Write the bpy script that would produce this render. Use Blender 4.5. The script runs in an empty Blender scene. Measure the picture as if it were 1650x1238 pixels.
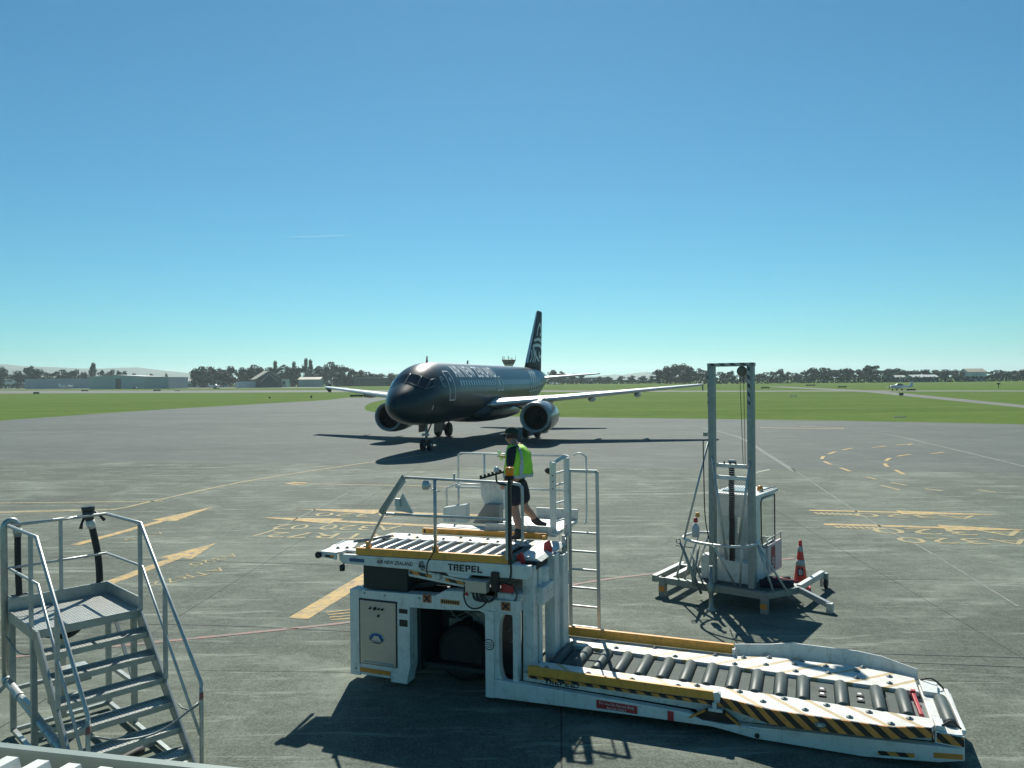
import bpy, bmesh, math, random
from mathutils import Vector, Matrix
from math import radians as R, sin, cos, pi
random.seed(7)
sc = bpy.context.scene
COL = sc.collection

# ------------------------------------------------------------------ camera, sky, sun, exposure
FPX, ROLL, PITCH, CAMH = 1245.0, R(0.5), math.atan(6/1245.0), 4.6
cam_d = bpy.data.cameras.new('camera'); cam = bpy.data.objects.new('camera', cam_d); COL.objects.link(cam)
cam_d.sensor_fit = 'HORIZONTAL'; cam_d.sensor_width = 36.0; cam_d.lens = 36.0*FPX/1650.0
cam_d.clip_start = 0.1; cam_d.clip_end = 60000
cam.matrix_world = Matrix.Translation((0, 0, CAMH)) @ Matrix.Rotation(pi/2-PITCH, 4, 'X') @ Matrix.Rotation(-ROLL, 4, 'Z')
sc.camera = cam

SUN_EL, SUN_AZ = 42.5, 0.0
w = bpy.data.worlds.new('World'); sc.world = w; w.use_nodes = True
nt = w.node_tree; nt.nodes.clear()
sky = nt.nodes.new('ShaderNodeTexSky'); sky.sky_type = 'NISHITA'; sky.sun_disc = False
sky.sun_elevation = R(SUN_EL); sky.sun_rotation = R(SUN_AZ)
sky.altitude = 0; sky.air_density = 1.0; sky.dust_density = 0.05; sky.ozone_density = 8.0
tint = nt.nodes.new('ShaderNodeMix'); tint.data_type = 'RGBA'; tint.blend_type = 'MULTIPLY'; tint.inputs[0].default_value = 1.0
tint.inputs[7].default_value = (0.40, 0.86, 0.79, 1)
bg = nt.nodes.new('ShaderNodeBackground'); bg.inputs[1].default_value = 0.079
wo = nt.nodes.new('ShaderNodeOutputWorld')
nt.links.new(sky.outputs[0], tint.inputs[6]); nt.links.new(tint.outputs[2], bg.inputs[0]); nt.links.new(bg.outputs[0], wo.inputs[0])

sun_d = bpy.data.lights.new('sun', 'SUN'); sun_d.energy = 5.0; sun_d.angle = R(0.53); sun_d.color = (1.0, 0.97, 0.86)
sun = bpy.data.objects.new('sun', sun_d); COL.objects.link(sun)
sun.rotation_euler = (-(pi/2 - R(SUN_EL)), 0, -R(SUN_AZ)); sun.location = (0, 40, 60)

sc.view_settings.view_transform = 'Standard'; sc.view_settings.look = 'None'
sc.view_settings.exposure = 0.40; sc.view_settings.gamma = 1.0; sc.view_settings.use_curve_mapping = False
sc.render.engine = 'CYCLES'
sc.cycles.use_denoising = True
sc.cycles.max_bounces = 8
sc.cycles.sample_clamp_indirect = 6.0

# ------------------------------------------------------------------ helpers
def ray(px, py):
    x = (px-825.0)/FPX; y = -(py-619.0)/FPX
    c, s = cos(ROLL), sin(ROLL); xr = x*c+y*s; yr = -x*s+y*c
    cp, sp = cos(PITCH), sin(PITCH)
    return Vector((xr, cp+yr*sp, yr*cp-sp))
def G(px, py, z=0.0):
    """ground point (height z) seen at a pixel of the photograph"""
    d = ray(px, py); t = (z-CAMH)/d.z
    return Vector((d.x*t, d.y*t, z))
def D(px, py, Y):
    d = ray(px, py); t = Y/d.y
    return Vector((d.x*t, Y, CAMH+d.z*t))

MATS = {}
def mat(name, col, rough=0.5, metal=0.0, var=0.12, scale=3.0, bump=0.0, bscale=60.0, coat=0.0, stretch=(1, 1, 1), spec=None, dirt=0.0):
    if name in MATS: return MATS[name]
    m = bpy.data.materials.new(name); m.use_nodes = True; t = m.node_tree; b = t.nodes['Principled BSDF']
    b.inputs['Roughness'].default_value = rough; b.inputs['Metallic'].default_value = metal
    if coat: b.inputs['Coat Weight'].default_value = coat; b.inputs['Coat Roughness'].default_value = 0.05
    if spec is not None: b.inputs['Specular IOR Level'].default_value = spec
    tc = t.nodes.new('ShaderNodeTexCoord'); mp = t.nodes.new('ShaderNodeMapping'); mp.inputs['Scale'].default_value = stretch
    t.links.new(tc.outputs['Object'], mp.inputs[0])
    n = t.nodes.new('ShaderNodeTexNoise'); n.inputs['Scale'].default_value = scale; n.inputs['Detail'].default_value = 6; n.inputs['Roughness'].default_value = 0.65
    t.links.new(mp.outputs[0], n.inputs[0])
    r = t.nodes.new('ShaderNodeValToRGB'); r.color_ramp.elements[0].position = 0.3; r.color_ramp.elements[1].position = 0.7
    a = [c*(1-var) for c in col]; z = [min(1, c*(1+var)) for c in col]
    r.color_ramp.elements[0].color = (*a, 1); r.color_ramp.elements[1].color = (*z, 1)
    t.links.new(n.outputs[0], r.inputs[0])
    out = r.outputs[0]
    if dirt:
        n2 = t.nodes.new('ShaderNodeTexNoise'); n2.inputs['Scale'].default_value = scale*2.3; n2.inputs['Detail'].default_value = 8; n2.inputs['Roughness'].default_value = 0.7
        t.links.new(mp.outputs[0], n2.inputs[0])
        r2 = t.nodes.new('ShaderNodeValToRGB'); r2.color_ramp.elements[0].position = 0.52; r2.color_ramp.elements[1].position = 0.70
        r2.color_ramp.elements[0].color = (0, 0, 0, 1); r2.color_ramp.elements[1].color = (dirt, dirt, dirt, 1)
        t.links.new(n2.outputs[0], r2.inputs[0])
        mx = t.nodes.new('ShaderNodeMix'); mx.data_type = 'RGBA'; mx.inputs[7].default_value = (0.10, 0.085, 0.06, 1)
        t.links.new(r2.outputs[0], mx.inputs[0]); t.links.new(out, mx.inputs[6]); out = mx.outputs[2]
        m3 = t.nodes.new('ShaderNodeMapping'); m3.inputs['Scale'].default_value = (16, 16, 1.3); t.links.new(tc.outputs['Object'], m3.inputs[0])
        n3 = t.nodes.new('ShaderNodeTexNoise'); n3.inputs['Scale'].default_value = 1.0; n3.inputs['Detail'].default_value = 6; n3.inputs['Roughness'].default_value = 0.7
        t.links.new(m3.outputs[0], n3.inputs[0])
        r3 = t.nodes.new('ShaderNodeValToRGB'); r3.color_ramp.elements[0].position = 0.54; r3.color_ramp.elements[1].position = 0.74
        r3.color_ramp.elements[0].color = (0, 0, 0, 1); r3.color_ramp.elements[1].color = (dirt*.8, dirt*.8, dirt*.8, 1); t.links.new(n3.outputs[0], r3.inputs[0])
        m4 = t.nodes.new('ShaderNodeMix'); m4.data_type = 'RGBA'; m4.inputs[7].default_value = (0.16, 0.12, 0.08, 1)
        t.links.new(r3.outputs[0], m4.inputs[0]); t.links.new(out, m4.inputs[6]); out = m4.outputs[2]
    t.links.new(out, b.inputs['Base Color'])
    if bump:
        bn = t.nodes.new('ShaderNodeTexNoise'); bn.inputs['Scale'].default_value = bscale; bn.inputs['Detail'].default_value = 5
        t.links.new(mp.outputs[0], bn.inputs[0])
        bu = t.nodes.new('ShaderNodeBump'); bu.inputs['Strength'].default_value = bump; bu.inputs['Distance'].default_value = 0.02
        t.links.new(bn.outputs[0], bu.inputs['Height']); t.links.new(bu.outputs[0], b.inputs['Normal'])
    MATS[name] = m
    return m

def stripe_mat(name, c1, c2, vec, period, duty=0.5, rough=0.45, phase=0.0):
    """two-colour painted stripes: bands of constant vec . object coordinate"""
    if name in MATS: return MATS[name]
    m = bpy.data.materials.new(name); m.use_nodes = True; t = m.node_tree; b = t.nodes['Principled BSDF']
    b.inputs['Roughness'].default_value = rough
    tc = t.nodes.new('ShaderNodeTexCoord')
    dp = t.nodes.new('ShaderNodeVectorMath'); dp.operation = 'DOT_PRODUCT'; dp.inputs[1].default_value = tuple(v/period for v in vec)
    t.links.new(tc.outputs['Object'], dp.inputs[0])
    ad = t.nodes.new('ShaderNodeMath'); ad.operation = 'ADD'; ad.inputs[1].default_value = 100+phase; t.links.new(dp.outputs['Value'], ad.inputs[0])
    fr = t.nodes.new('ShaderNodeMath'); fr.operation = 'FRACT'; t.links.new(ad.outputs[0], fr.inputs[0])
    gt = t.nodes.new('ShaderNodeMath'); gt.operation = 'GREATER_THAN'; gt.inputs[1].default_value = duty; t.links.new(fr.outputs[0], gt.inputs[0])
    n = t.nodes.new('ShaderNodeTexNoise'); n.inputs['Scale'].default_value = 9; n.inputs['Detail'].default_value = 7; n.inputs['Roughness'].default_value = 0.7
    t.links.new(tc.outputs['Object'], n.inputs[0])
    mx = t.nodes.new('ShaderNodeMix'); mx.data_type = 'RGBA'; mx.inputs[6].default_value = (*c1, 1); mx.inputs[7].default_value = (*c2, 1)
    t.links.new(gt.outputs[0], mx.inputs[0])
    r = t.nodes.new('ShaderNodeValToRGB'); r.color_ramp.elements[0].position = 0.3; r.color_ramp.elements[1].position = 0.62
    r.color_ramp.elements[0].color = (.72, .70, .66, 1); r.color_ramp.elements[1].color = (1, 1, 1, 1); t.links.new(n.outputs[0], r.inputs[0])
    m2 = t.nodes.new('ShaderNodeMix'); m2.data_type = 'RGBA'; m2.blend_type = 'MULTIPLY'; m2.inputs[0].default_value = 1
    t.links.new(mx.outputs[2], m2.inputs[6]); t.links.new(r.outputs[0], m2.inputs[7]); t.links.new(m2.outputs[2], b.inputs['Base Color'])
    MATS[name] = m
    return m

class M:
    """collects shapes, then links them as ONE mesh object"""
    def __init__(s): s.v = []; s.f = []; s.sm = set()
    def add(s, vs, fs, smooth=False):
        o = len(s.v); s.v += [tuple(p) for p in vs]
        for f in fs:
            if smooth: s.sm.add(len(s.f))
            s.f.append(tuple(i+o for i in f))
        return s
    def box(s, x0, x1, y0, y1, z0, z1):
        x0, x1 = sorted((x0, x1)); y0, y1 = sorted((y0, y1)); z0, z1 = sorted((z0, z1))
        return s.add([(x0,y0,z0),(x1,y0,z0),(x1,y1,z0),(x0,y1,z0),(x0,y0,z1),(x1,y0,z1),(x1,y1,z1),(x0,y1,z1)],
                     [(0,3,2,1),(4,5,6,7),(0,1,5,4),(1,2,6,5),(2,3,7,6),(3,0,4,7)])
    def prism(s, poly, axis, a, b):
        """poly in the two other axes, extruded along axis from a to b"""
        n = len(poly)
        ar = sum(poly[i][0]*poly[(i+1) % n][1]-poly[(i+1) % n][0]*poly[i][1] for i in range(n))
        if ar < 0: poly = poly[::-1]
        def P(p, t):
            if axis == 'z': return (p[0], p[1], t)
            if axis == 'y': return (p[0], t, p[1])
            return (t, p[0], p[1])
        if axis == 'y': a, b = max(a, b), min(a, b)
        else: a, b = min(a, b), max(a, b)
        vs = [P(p, a) for p in poly]+[P(p, b) for p in poly]
        fs = [tuple(range(n))[::-1], tuple(range(n, 2*n))]+[(i, (i+1) % n, n+(i+1) % n, n+i) for i in range(n)]
        return s.add(vs, fs)
    def hull8(s, a, b):
        """two quads joined to a closed block"""
        return s.add(list(a)+list(b), [(3,2,1,0),(4,5,6,7),(0,1,5,4),(1,2,6,5),(2,3,7,6),(3,0,4,7)])
    def tube(s, p0, p1, r, n=8, r1=None, cap=True):
        return s.path([p0, p1], r, n, cap, radii=[r, r if r1 is None else r1])
    def path(s, pts, r, n=8, cap=True, radii=None, closed=False):
        pts = [Vector(p) for p in pts]; k = len(pts); rings = []
        up = None
        for i, p in enumerate(pts):
            if closed: d = (pts[(i+1) % k]-pts[i-1])
            else: d = pts[min(i+1, k-1)]-pts[max(i-1, 0)]
            d = d.normalized() if d.length > 1e-9 else Vector((0, 0, 1))
            if up is None: up = Vector((0, 0, 1)) if abs(d.z) < 0.9 else Vector((0, 1, 0))
            x = d.cross(up)
            if x.length < 1e-4: x = d.cross(Vector((1, 0, 0)))
            x.normalize(); y = x.cross(d).normalized(); up = y
            rr = radii[i] if radii else r
            rings.append([p+x*(rr*cos(2*pi*j/n))+y*(rr*sin(2*pi*j/n)) for j in range(n)])
        vs = [q for g in rings for q in g]; fs = []
        for i in range(k if closed else k-1):
            a = i*n; b = ((i+1) % k)*n
            for j in range(n): fs.append((a+j, b+j, b+(j+1) % n, a+(j+1) % n))
        s.add(vs, fs, smooth=True)
        if cap and not closed:
            o = len(s.v)-len(vs)
            s.f.append(tuple(o+j for j in range(n))); s.f.append(tuple(o+(k-1)*n+j for j in range(n))[::-1])
        return s
    def bar(s, p0, p1, w, h, up=(0, 0, 1)):
        p0, p1 = Vector(p0), Vector(p1); d = (p1-p0).normalized(); u = Vector(up)
        x = d.cross(u)
        if x.length < 1e-4: x = d.cross(Vector((0, 1, 0)))
        x.normalize(); y = x.cross(d).normalized(); x *= w/2; y *= h/2
        return s.hull8([p0-x-y, p0+x-y, p0+x+y, p0-x+y], [p1-x-y, p1+x-y, p1+x+y, p1-x+y])
    def lathe(s, prof, c=(0, 0, 0), axis='z', n=24, smooth=True):
        """prof: list of (radius, height)"""
        c = Vector(c); vs = []
        for r, h in prof:
            for j in range(n):
                a = 2*pi*j/n; x, y = r*cos(a), r*sin(a)
                q = {'z': (x, y, h), 'y': (x, h, -y), 'x': (h, x, y)}[axis]
                vs.append(c+Vector(q))
        fs = []
        for i in range(len(prof)-1):
            for j in range(n): fs.append((i*n+j, i*n+(j+1) % n, (i+1)*n+(j+1) % n, (i+1)*n+j))
        s.add(vs, fs, smooth)
        o = len(s.v)-len(vs)
        s.f.append(tuple(o+j for j in range(n))[::-1]); s.f.append(tuple(o+(len(prof)-1)*n+j for j in range(n)))
        return s
    def xform(s, mtx):
        s.v = [tuple(mtx @ Vector(p)) for p in s.v]; return s
    def build(s, name, material, parent=None, bevel=0.0, recalc=True, kind=None):
        me = bpy.data.meshes.new(name); me.from_pydata(s.v, [], s.f)
        me.polygons.foreach_set('use_smooth', [i in s.sm for i in range(len(s.f))])
        if recalc:
            bm = bmesh.new(); bm.from_mesh(me); bmesh.ops.recalc_face_normals(bm, faces=bm.faces); bm.to_mesh(me); bm.free()
        me.materials.append(material); me.update()
        o = bpy.data.objects.new(name, me); COL.objects.link(o)
        if parent: o.parent = parent
        if bevel:
            b = o.modifiers.new('bevel', 'BEVEL'); b.width = bevel; b.segments = 2; b.limit_method = 'ANGLE'; b.angle_limit = R(50)
        if kind: o['kind'] = kind
        return o
def thing(name, label, cat, loc=(0, 0, 0), rz=0.0, group=None):
    o = bpy.data.objects.new(name, None); COL.objects.link(o); o.empty_display_size = 0.3
    o.location = loc; o.rotation_euler = (0, 0, rz)
    return tag(o, label, cat, group)
def tag(o, label, cat, group=None):
    o['label'] = label; o['category'] = cat
    if group: o['group'] = group
    return o
def copy_tree(o, parent=None):
    c = o.copy(); COL.objects.link(c)
    if parent: c.parent = parent
    for ch in list(o.children): copy_tree(ch, c)
    return c
def part_copies(o, offs):
    for d in offs:
        c = o.copy(); COL.objects.link(c); c.parent = o.parent; c.location = Vector(o.location)+Vector(d)
        for ch in list(o.children):
            k = ch.copy(); COL.objects.link(k); k.parent = c

def text_mesh(txt, size, extrude=0.0, shear=0.0, bold=0.0, align='LEFT', sx=1.0, spacing=1.0):
    cu = bpy.data.curves.new('lettering', 'FONT'); cu.body = txt; cu.size = size; cu.extrude = extrude; cu.shear = shear
    cu.offset = bold; cu.align_x = align; cu.resolution_u = 4; cu.space_character = spacing
    o = bpy.data.objects.new('lettering_tmp', cu); COL.objects.link(o)
    dg = bpy.context.evaluated_depsgraph_get(); dg.update()
    me = bpy.data.meshes.new_from_object(o.evaluated_get(dg))
    vs = [(v.co.x*sx, v.co.y, v.co.z) for v in me.vertices]; fs = [tuple(p.vertices) for p in me.polygons]
    bpy.data.objects.remove(o); bpy.data.curves.remove(cu); bpy.data.meshes.remove(me)
    return vs, fs
def text_on(name, txt, size, material, parent, org, xdir, ydir, **k):
    """lettering laid on a plane: org + x*xdir + y*ydir"""
    vs, fs = text_mesh(txt, size, **k); org, xd, yd = Vector(org), Vector(xdir), Vector(ydir)
    m = M().add([org+xd*v[0]+yd*v[1] for v in vs], fs)
    return m.build(name, material, parent, recalc=False)

def smooth3(pts, n=5):
    P = [Vector(p) for p in pts]; P = [2*P[0]-P[1]]+P+[2*P[-1]-P[-2]]; out = []
    for i in range(1, len(P)-2):
        for k in range(n):
            t = k/n; a, b, c, d = P[i-1:i+3]
            out.append(.5*((2*b)+(c-a)*t+(2*a-5*b+4*c-d)*t*t+(3*b-a-3*c+d)*t**3))
    return out+[P[-2]]

# ------------------------------------------------------------------ materials
WHITE = mat('white_paint', (.66, .68, .65), .42, 0, .06, 2.0, dirt=.45)
WHITE2 = mat('worn_white_paint', (.62, .63, .60), .5, 0, .10, 5.0, dirt=.6)
YEL = mat('yellow_paint', (.70, .33, .05), .5, 0, .12, 6.0, dirt=.5)
STEEL = mat('galvanised_steel', (.44, .46, .45), .42, .45, .18, 9.0)
ALU = mat('bare_aluminium', (.50, .52, .51), .45, .55, .10, 7.0)
STAIN = mat('stainless_steel', (.46, .45, .41), .38, .6, .06, 1.5, stretch=(1, 1, 6))
DARK = mat('dark_machine_paint', (.012, .022, .024), .6, 0, .3, 4)
RUB = mat('black_rubber', (.018, .02, .021), .65, 0, .25, 12)
BLK = mat('black_paint', (.012, .013, .015), .4, 0, .1)
ROLL_M = mat('roller_grey_rubber', (.065, .085, .080), .5, 0, .2, 10, dirt=.3, spec=.3)
ROLL_S = mat('steel_roller', (.22, .24, .24), .35, .6, .2, 14)
PLATE = mat('grey_deck_plate', (.105, .125, .117), .8, 0, .2, 7, dirt=.4, spec=.15)
RED = mat('red_paint', (.42, .03, .035), .45, 0, .15, 8)
ORANGE = mat('orange_reflector', (.62, .24, .04), .4, 0, .1, 10)
HAZ = stripe_mat('black_orange_hazard', (.02, .02, .022), (.66, .28, .06), (1, 0, 1), .22)
BLUE = mat('blue_label', (.03, .09, .22), .4)
GALV = mat('grey_galvanised_frame', (.26, .29, .28), .5, .5, .15, 6, dirt=.3)
# ------------------------------------------------------------------ ground
def surf_mat(name, base, light, dark, rough=.85, streak=(1, 1, 1), joint=0.0, fine=.5, seed=0.0, streakamt=.5, big=.06, spec=.18):
    m = bpy.data.materials.new(name); m.use_nodes = True; t = m.node_tree; b = t.nodes['Principled BSDF']
    b.inputs['Roughness'].default_value = rough; b.inputs['Specular IOR Level'].default_value = spec
    tc = t.nodes.new('ShaderNodeTexCoord')
    def noise(scale, stretch=(1, 1, 1), rot=0, det=6, ro=.6, off=0):
        mp = t.nodes.new('ShaderNodeMapping'); mp.inputs['Scale'].default_value = stretch; mp.inputs['Rotation'].default_value = (0, 0, rot)
        mp.inputs['Location'].default_value = (seed+off, seed*.7-off, 0)
        t.links.new(tc.outputs['Object'], mp.inputs[0])
        n = t.nodes.new('ShaderNodeTexNoise'); n.inputs['Scale'].default_value = scale; n.inputs['Detail'].default_value = det; n.inputs['Roughness'].default_value = ro
        t.links.new(mp.outputs[0], n.inputs[0]); return n.outputs[0]
    def ramp(x, p0, p1, c0, c1):
        r = t.nodes.new('ShaderNodeValToRGB'); r.color_ramp.elements[0].position = p0; r.color_ramp.elements[1].position = p1
        r.color_ramp.elements[0].color = (*c0, 1); r.color_ramp.elements[1].color = (*c1, 1); t.links.new(x, r.inputs[0]); return r.outputs[0]
    def mixc(f, a, bb, blend='MIX', fac=None):
        x = t.nodes.new('ShaderNodeMix'); x.data_type = 'RGBA'; x.blend_type = blend
        if fac is not None: x.inputs[0].default_value = fac
        else: t.links.new(f, x.inputs[0])
        for i, q in ((6, a), (7, bb)):
            if isinstance(q, tuple): x.inputs[i].default_value = (*q, 1)
            else: t.links.new(q, x.inputs[i])
        return x.outputs[2]
    c = ramp(noise(big, streak, .1), .3, .7, dark, base)
    g1 = lambda v: (v, v, v)
    # fine aggregate
    fn = ramp(noise(30, det=4, ro=.8), .36, .64, g1(1-fine*.5), g1(1+fine*.5))
    c = mixc(None, c, fn, 'MULTIPLY', 1.0)
    fn2 = ramp(noise(6, det=6, ro=.7, off=3), .3, .7, g1(1-fine*.22), g1(1+fine*.22))
    c = mixc(None, c, fn2, 'MULTIPLY', 1.0)
    # pale scuffs, long streaks in several directions
    for k, (rot, sx, lo, hi, am, sc_k) in enumerate(((.35, .10, .57, .68, 1.0, 2.6), (-.5, .12, .57, .68, .9, 2.2), (1.1, .10, .58, .69, .8, 2.8), (.12, .07, .58, .74, .35, 1.2), (.8, .8, .52, .70, .65, .55), (.3, .7, .50, .66, .45, .20))):
        s = ramp(noise(sc_k, (sx, 1.0, 1), rot, 7, .72, off=k*17.3), lo, hi, g1(0), g1(streakamt*am))
        c = mixc(s, c, light)
    # dark oil / rubber stains
    s = ramp(noise(.22, (1, 1, 1), 0, 8, .72, off=51), .62, .8, g1(0), g1(.55)); c = mixc(s, c, dark)
    if joint:
        mp = t.nodes.new('ShaderNodeMapping'); mp.inputs['Rotation'].default_value = (0, 0, .06); t.links.new(tc.outputs['Object'], mp.inputs[0])
        br = t.nodes.new('ShaderNodeTexBrick'); br.offset = 0.0; br.inputs['Scale'].default_value = 1.0; br.inputs['Brick Width'].default_value = joint; br.inputs['Row Height'].default_value = joint*.8
        br.inputs['Mortar Size'].default_value = .014; br.inputs['Mortar Smooth'].default_value = .2
        br.inputs['Color1'].default_value = (1, 1, 1, 1); br.inputs['Color2'].default_value = (.88, .89, .88, 1); br.inputs['Mortar'].default_value = (.42, .42, .42, 1)
        t.links.new(mp.outputs[0], br.inputs[0]); c = mixc(None, c, br.outputs[0], 'MULTIPLY', 1.0)
    t.links.new(c, b.inputs['Base Color'])
    bu = t.nodes.new('ShaderNodeBump'); bu.inputs['Strength'].default_value = .35; bu.inputs['Distance'].default_value = .01
    t.links.new(noise(55, det=5), bu.inputs['Height']); t.links.new(bu.outputs[0], b.inputs['Normal'])
    return m

GRASS = surf_mat('airfield_grass', (.100, .160, .036), (.200, .205, .075), (.066, .122, .024), 1.0, (.25, 1.6, 1), fine=.35, streakamt=.6, big=.05, spec=.03)
CONC = surf_mat('apron_concrete', (.136, .158, .128), (.345, .38, .32), (.076, .091, .075), .85, (1, 1, 1), joint=7.5, fine=.9, streakamt=.6, big=.11)
ASPH = surf_mat('taxiway_asphalt', (.112, .130, .119), (.21, .228, .20), (.086, .100, .093), .85, (.15, 1.2, 1), fine=.6, seed=9, streakamt=.5, big=.08)
RUNW = surf_mat('runway_asphalt', (.17, .18, .16), (.25, .25, .225), (.14, .145, .13), .9, (.1, 1, 1), fine=.3, seed=4, streakamt=.5)

def sheet(name, pts, z, m, sub=0):
    o = M().add([(p[0], p[1], z) for p in pts], [tuple(range(len(pts)))]).build(name, m, kind='structure')
    if o.data.polygons[0].normal.z < 0: o.data.flip_normals()
    return o
sheet('ground', [(-16000, -60), (16000, -60), (16000, 14000), (-16000, 14000)], 0.0, GRASS)
def smooth(pts, n=6):
    """open Catmull-Rom through points"""
    P = [Vector((p[0], p[1], 0)) for p in pts]; P = [2*P[0]-P[1]]+P+[2*P[-1]-P[-2]]; out = []
    for i in range(1, len(P)-2):
        for k in range(n):
            t = k/n; a, b, c, d = P[i-1:i+3]
            out.append(.5*((2*b)+(c-a)*t+(2*a-5*b+4*c-d)*t*t+(3*b-a-3*c+d)*t**3))
    return out+[P[-2]]
# asphalt taxiway: band in front of the grass, with an arm curving away to the left behind the airliner
left_edge = smooth([G(-500, 716), G(-120, 686), G(0, 678), G(240, 661.5), G(420, 651), G(520, 645.2), G(560, 641)])
right_edge = smooth([G(640, 641), G(602, 648), G(588, 656), G(596, 663), G(640, 667), G(760, 670), G(900, 672.5), G(1300, 677.5), G(1650, 684), G(2100, 695), G(2700, 716)])
sheet('taxiway', left_edge+right_edge+[Vector((60, 20, 0)), Vector((-60, 20, 0))], .004, ASPH)
conc_edge = smooth([G(-600, 752), G(-200, 748), G(0, 745), G(300, 746), G(600, 748), G(900, 752), G(1220, 757), G(1650, 763), G(2300, 775)])
sheet('apron', conc_edge+[Vector((70, -30, 0)), Vector((-70, -30, 0))], .008, CONC)
# runway and cross taxiway beyond the grass
sheet('runway', [G(-700, 638.5), G(0, 634.5), G(560, 632.0), G(1130, 631.6), G(1400, 631), G(2200, 631.5), G(2200, 629.2), G(1400, 629.4), G(1130, 629.7), G(560, 629.0), G(0, 629.8), G(-700, 632)], .006, RUNW)
sheet('cross_taxiway', [G(1235, 623.2), G(1400, 632.5), G(1650, 657.5), G(1900, 683), G(1900, 676), G(1650, 653.2), G(1420, 630.4), G(1262, 623)], .012, RUNW)
sheet('far_apron', [G(-300, 629.2), G(60, 627.3), G(560, 625.2), G(560, 624), G(60, 625.2), G(-300, 626.5)], .006, RUNW)

# painted markings, worn
def paint_mat(name, col, wear=.5, wscale=5):
    m = bpy.data.materials.new(name); m.use_nodes = True; t = m.node_tree; b = t.nodes['Principled BSDF']; b.inputs['Roughness'].default_value = .8
    tc = t.nodes.new('ShaderNodeTexCoord'); n = t.nodes.new('ShaderNodeTexNoise'); n.inputs['Scale'].default_value = wscale; n.inputs['Detail'].default_value = 9; n.inputs['Roughness'].default_value = .78
    t.links.new(tc.outputs['Object'], n.inputs[0])
    r = t.nodes.new('ShaderNodeValToRGB'); r.color_ramp.elements[0].position = wear-.12; r.color_ramp.elements[1].position = wear+.12
    r.color_ramp.elements[0].color = (.135, .150, .130, 1); r.color_ramp.elements[1].color = (*col, 1)
    t.links.new(n.outputs[0], r.inputs[0]); t.links.new(r.outputs[0], b.inputs['Base Color']); return m
PY = paint_mat('worn_yellow_marking', (.52, .34, .11), .46, 4)
PY2 = paint_mat('faded_yellow_marking', (.42, .33, .14), .46, 6)
PW = paint_mat('worn_white_marking', (.52, .52, .46), .45)
PW2 = paint_mat('faint_white_marking', (.24, .25, .22), .54, 2)
PR = paint_mat('faded_red_marking', (.36, .17, .15), .52, 6)
PB = paint_mat('tar_joint', (.07, .075, .07), .40, 3)
PT = paint_mat('tyre_mark', (.10, .105, .10), .48, 2)
def line(name, pts, width, m, z=.014, sm=True):
    P = smooth(pts) if sm and len(pts) > 2 else [Vector((p[0], p[1], 0)) for p in pts]
    a, b = [], []
    for i, p in enumerate(P):
        d = (P[min(i+1, len(P)-1)]-P[max(i-1, 0)]).normalized(); n = Vector((-d.y, d.x, 0))*width/2
        a.append(p+n); b.append(p-n)
    vs = [(q.x, q.y, z) for q in a+b]; k = len(P)
    return M().add(vs, [(k+i, k+i+1, i+1, i) for i in range(k-1)]).build(name, m, kind='structure')
def poly(name, pts, m, z=.014): return sheet(name, pts, z, m)
# yellow lead-in line from lower left to under the airliner's nose, and its branches
line('yellow_line', [G(-60, 828), G(100, 823), G(185, 821), G(260, 805), G(420, 772), G(620, 742), G(700, 731)], .16, PY2)
line('yellow_line', [G(-20, 811.5), G(120, 810), G(262, 808)], .14, PY2)
line('yellow_line', [G(-20, 827), G(60, 825.5), G(188, 821.5)], .14, PY2, .0145)
line('yellow_line', [G(470, 779.5), G(560, 781.5), G(660, 783), G(780, 786)], .12, PY2)
poly('yellow_arrow', [G(458, 780), G(474, 777.3), G(494, 778.5), G(494, 780.5), G(478, 782)], PY)
# stand arrows
def arrow(tip, tail, w, headl, headw):
    a, b = Vector(tip), Vector(tail); d = (b-a); L_ = d.length; d.normalize(); n = Vector((-d.y, d.x, 0))
    h = a+d*headl
    return poly('yellow_arrow', [a, h+n*headw/2, h+n*w/2, b+n*w/2, b-n*w/2, h-n*w/2, h-n*headw/2], PY)
arrow(G(345, 817), G(120, 879), .30, 2.9, .95)
arrow(G(348, 876), G(150, 950), .34, 1.9, .95)
arrow(G(478, 821), G(800, 832), .28, 3.2, .9)
arrow(G(420, 834.5), G(800, 853), .30, 2.9, .95)
arrow(G(1617, 830.5), G(1304, 823), .25, 3.2, .8)
arrow(G(1660, 855), G(1328, 845.5), .30, 2.4, .9)
arrow(G(480, 998), G(640, 901), .42, .01, .42)
# stand lettering, painted to be read from the far side
def apron_text(txt, p, along, h, sx=1.0, m=None):
    vs, fs = text_mesh(txt, h, sx=sx, bold=-.004); a = Vector(along).normalized(); n = Vector((-a.y, a.x, 0)); p = Vector(p)
    q = [p+a*v[0]+n*v[1] for v in vs]
    return M().add([(v.x, v.y, .015) for v in q], fs).build('stand_lettering', m or PY2, kind='structure', recalc=False)
def dirv(a, b): return G(*b)-G(*a)
apron_text('A320', G(650, 829.5), dirv((650, 829), (500, 826)), .95, 1.5)
apron_text('A320 02', G(650, 848), dirv((650, 848), (470, 846)), 1.15, 1.05)
apron_text('ATR72', G(650, 862), dirv((650, 862), (430, 858)), 1.15, 1.25)
apron_text('A320', G(1572, 832), dirv((1572, 832), (1400, 828.5)), .95, 1.9)
apron_text('A320', G(1645, 856), dirv((1645, 856), (1460, 852.5)), 1.25, 1.6)
apron_text('A320', G(1652, 870), dirv((1652, 870), (1460, 867)), 1.1, 1.5)
apron_text('A320', G(375, 893), dirv((375, 893), (240, 925)), .55, 1.2)
apron_text('ATR72', G(355, 915), dirv((355, 915), (215, 946)), .6, 1.1)
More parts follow.
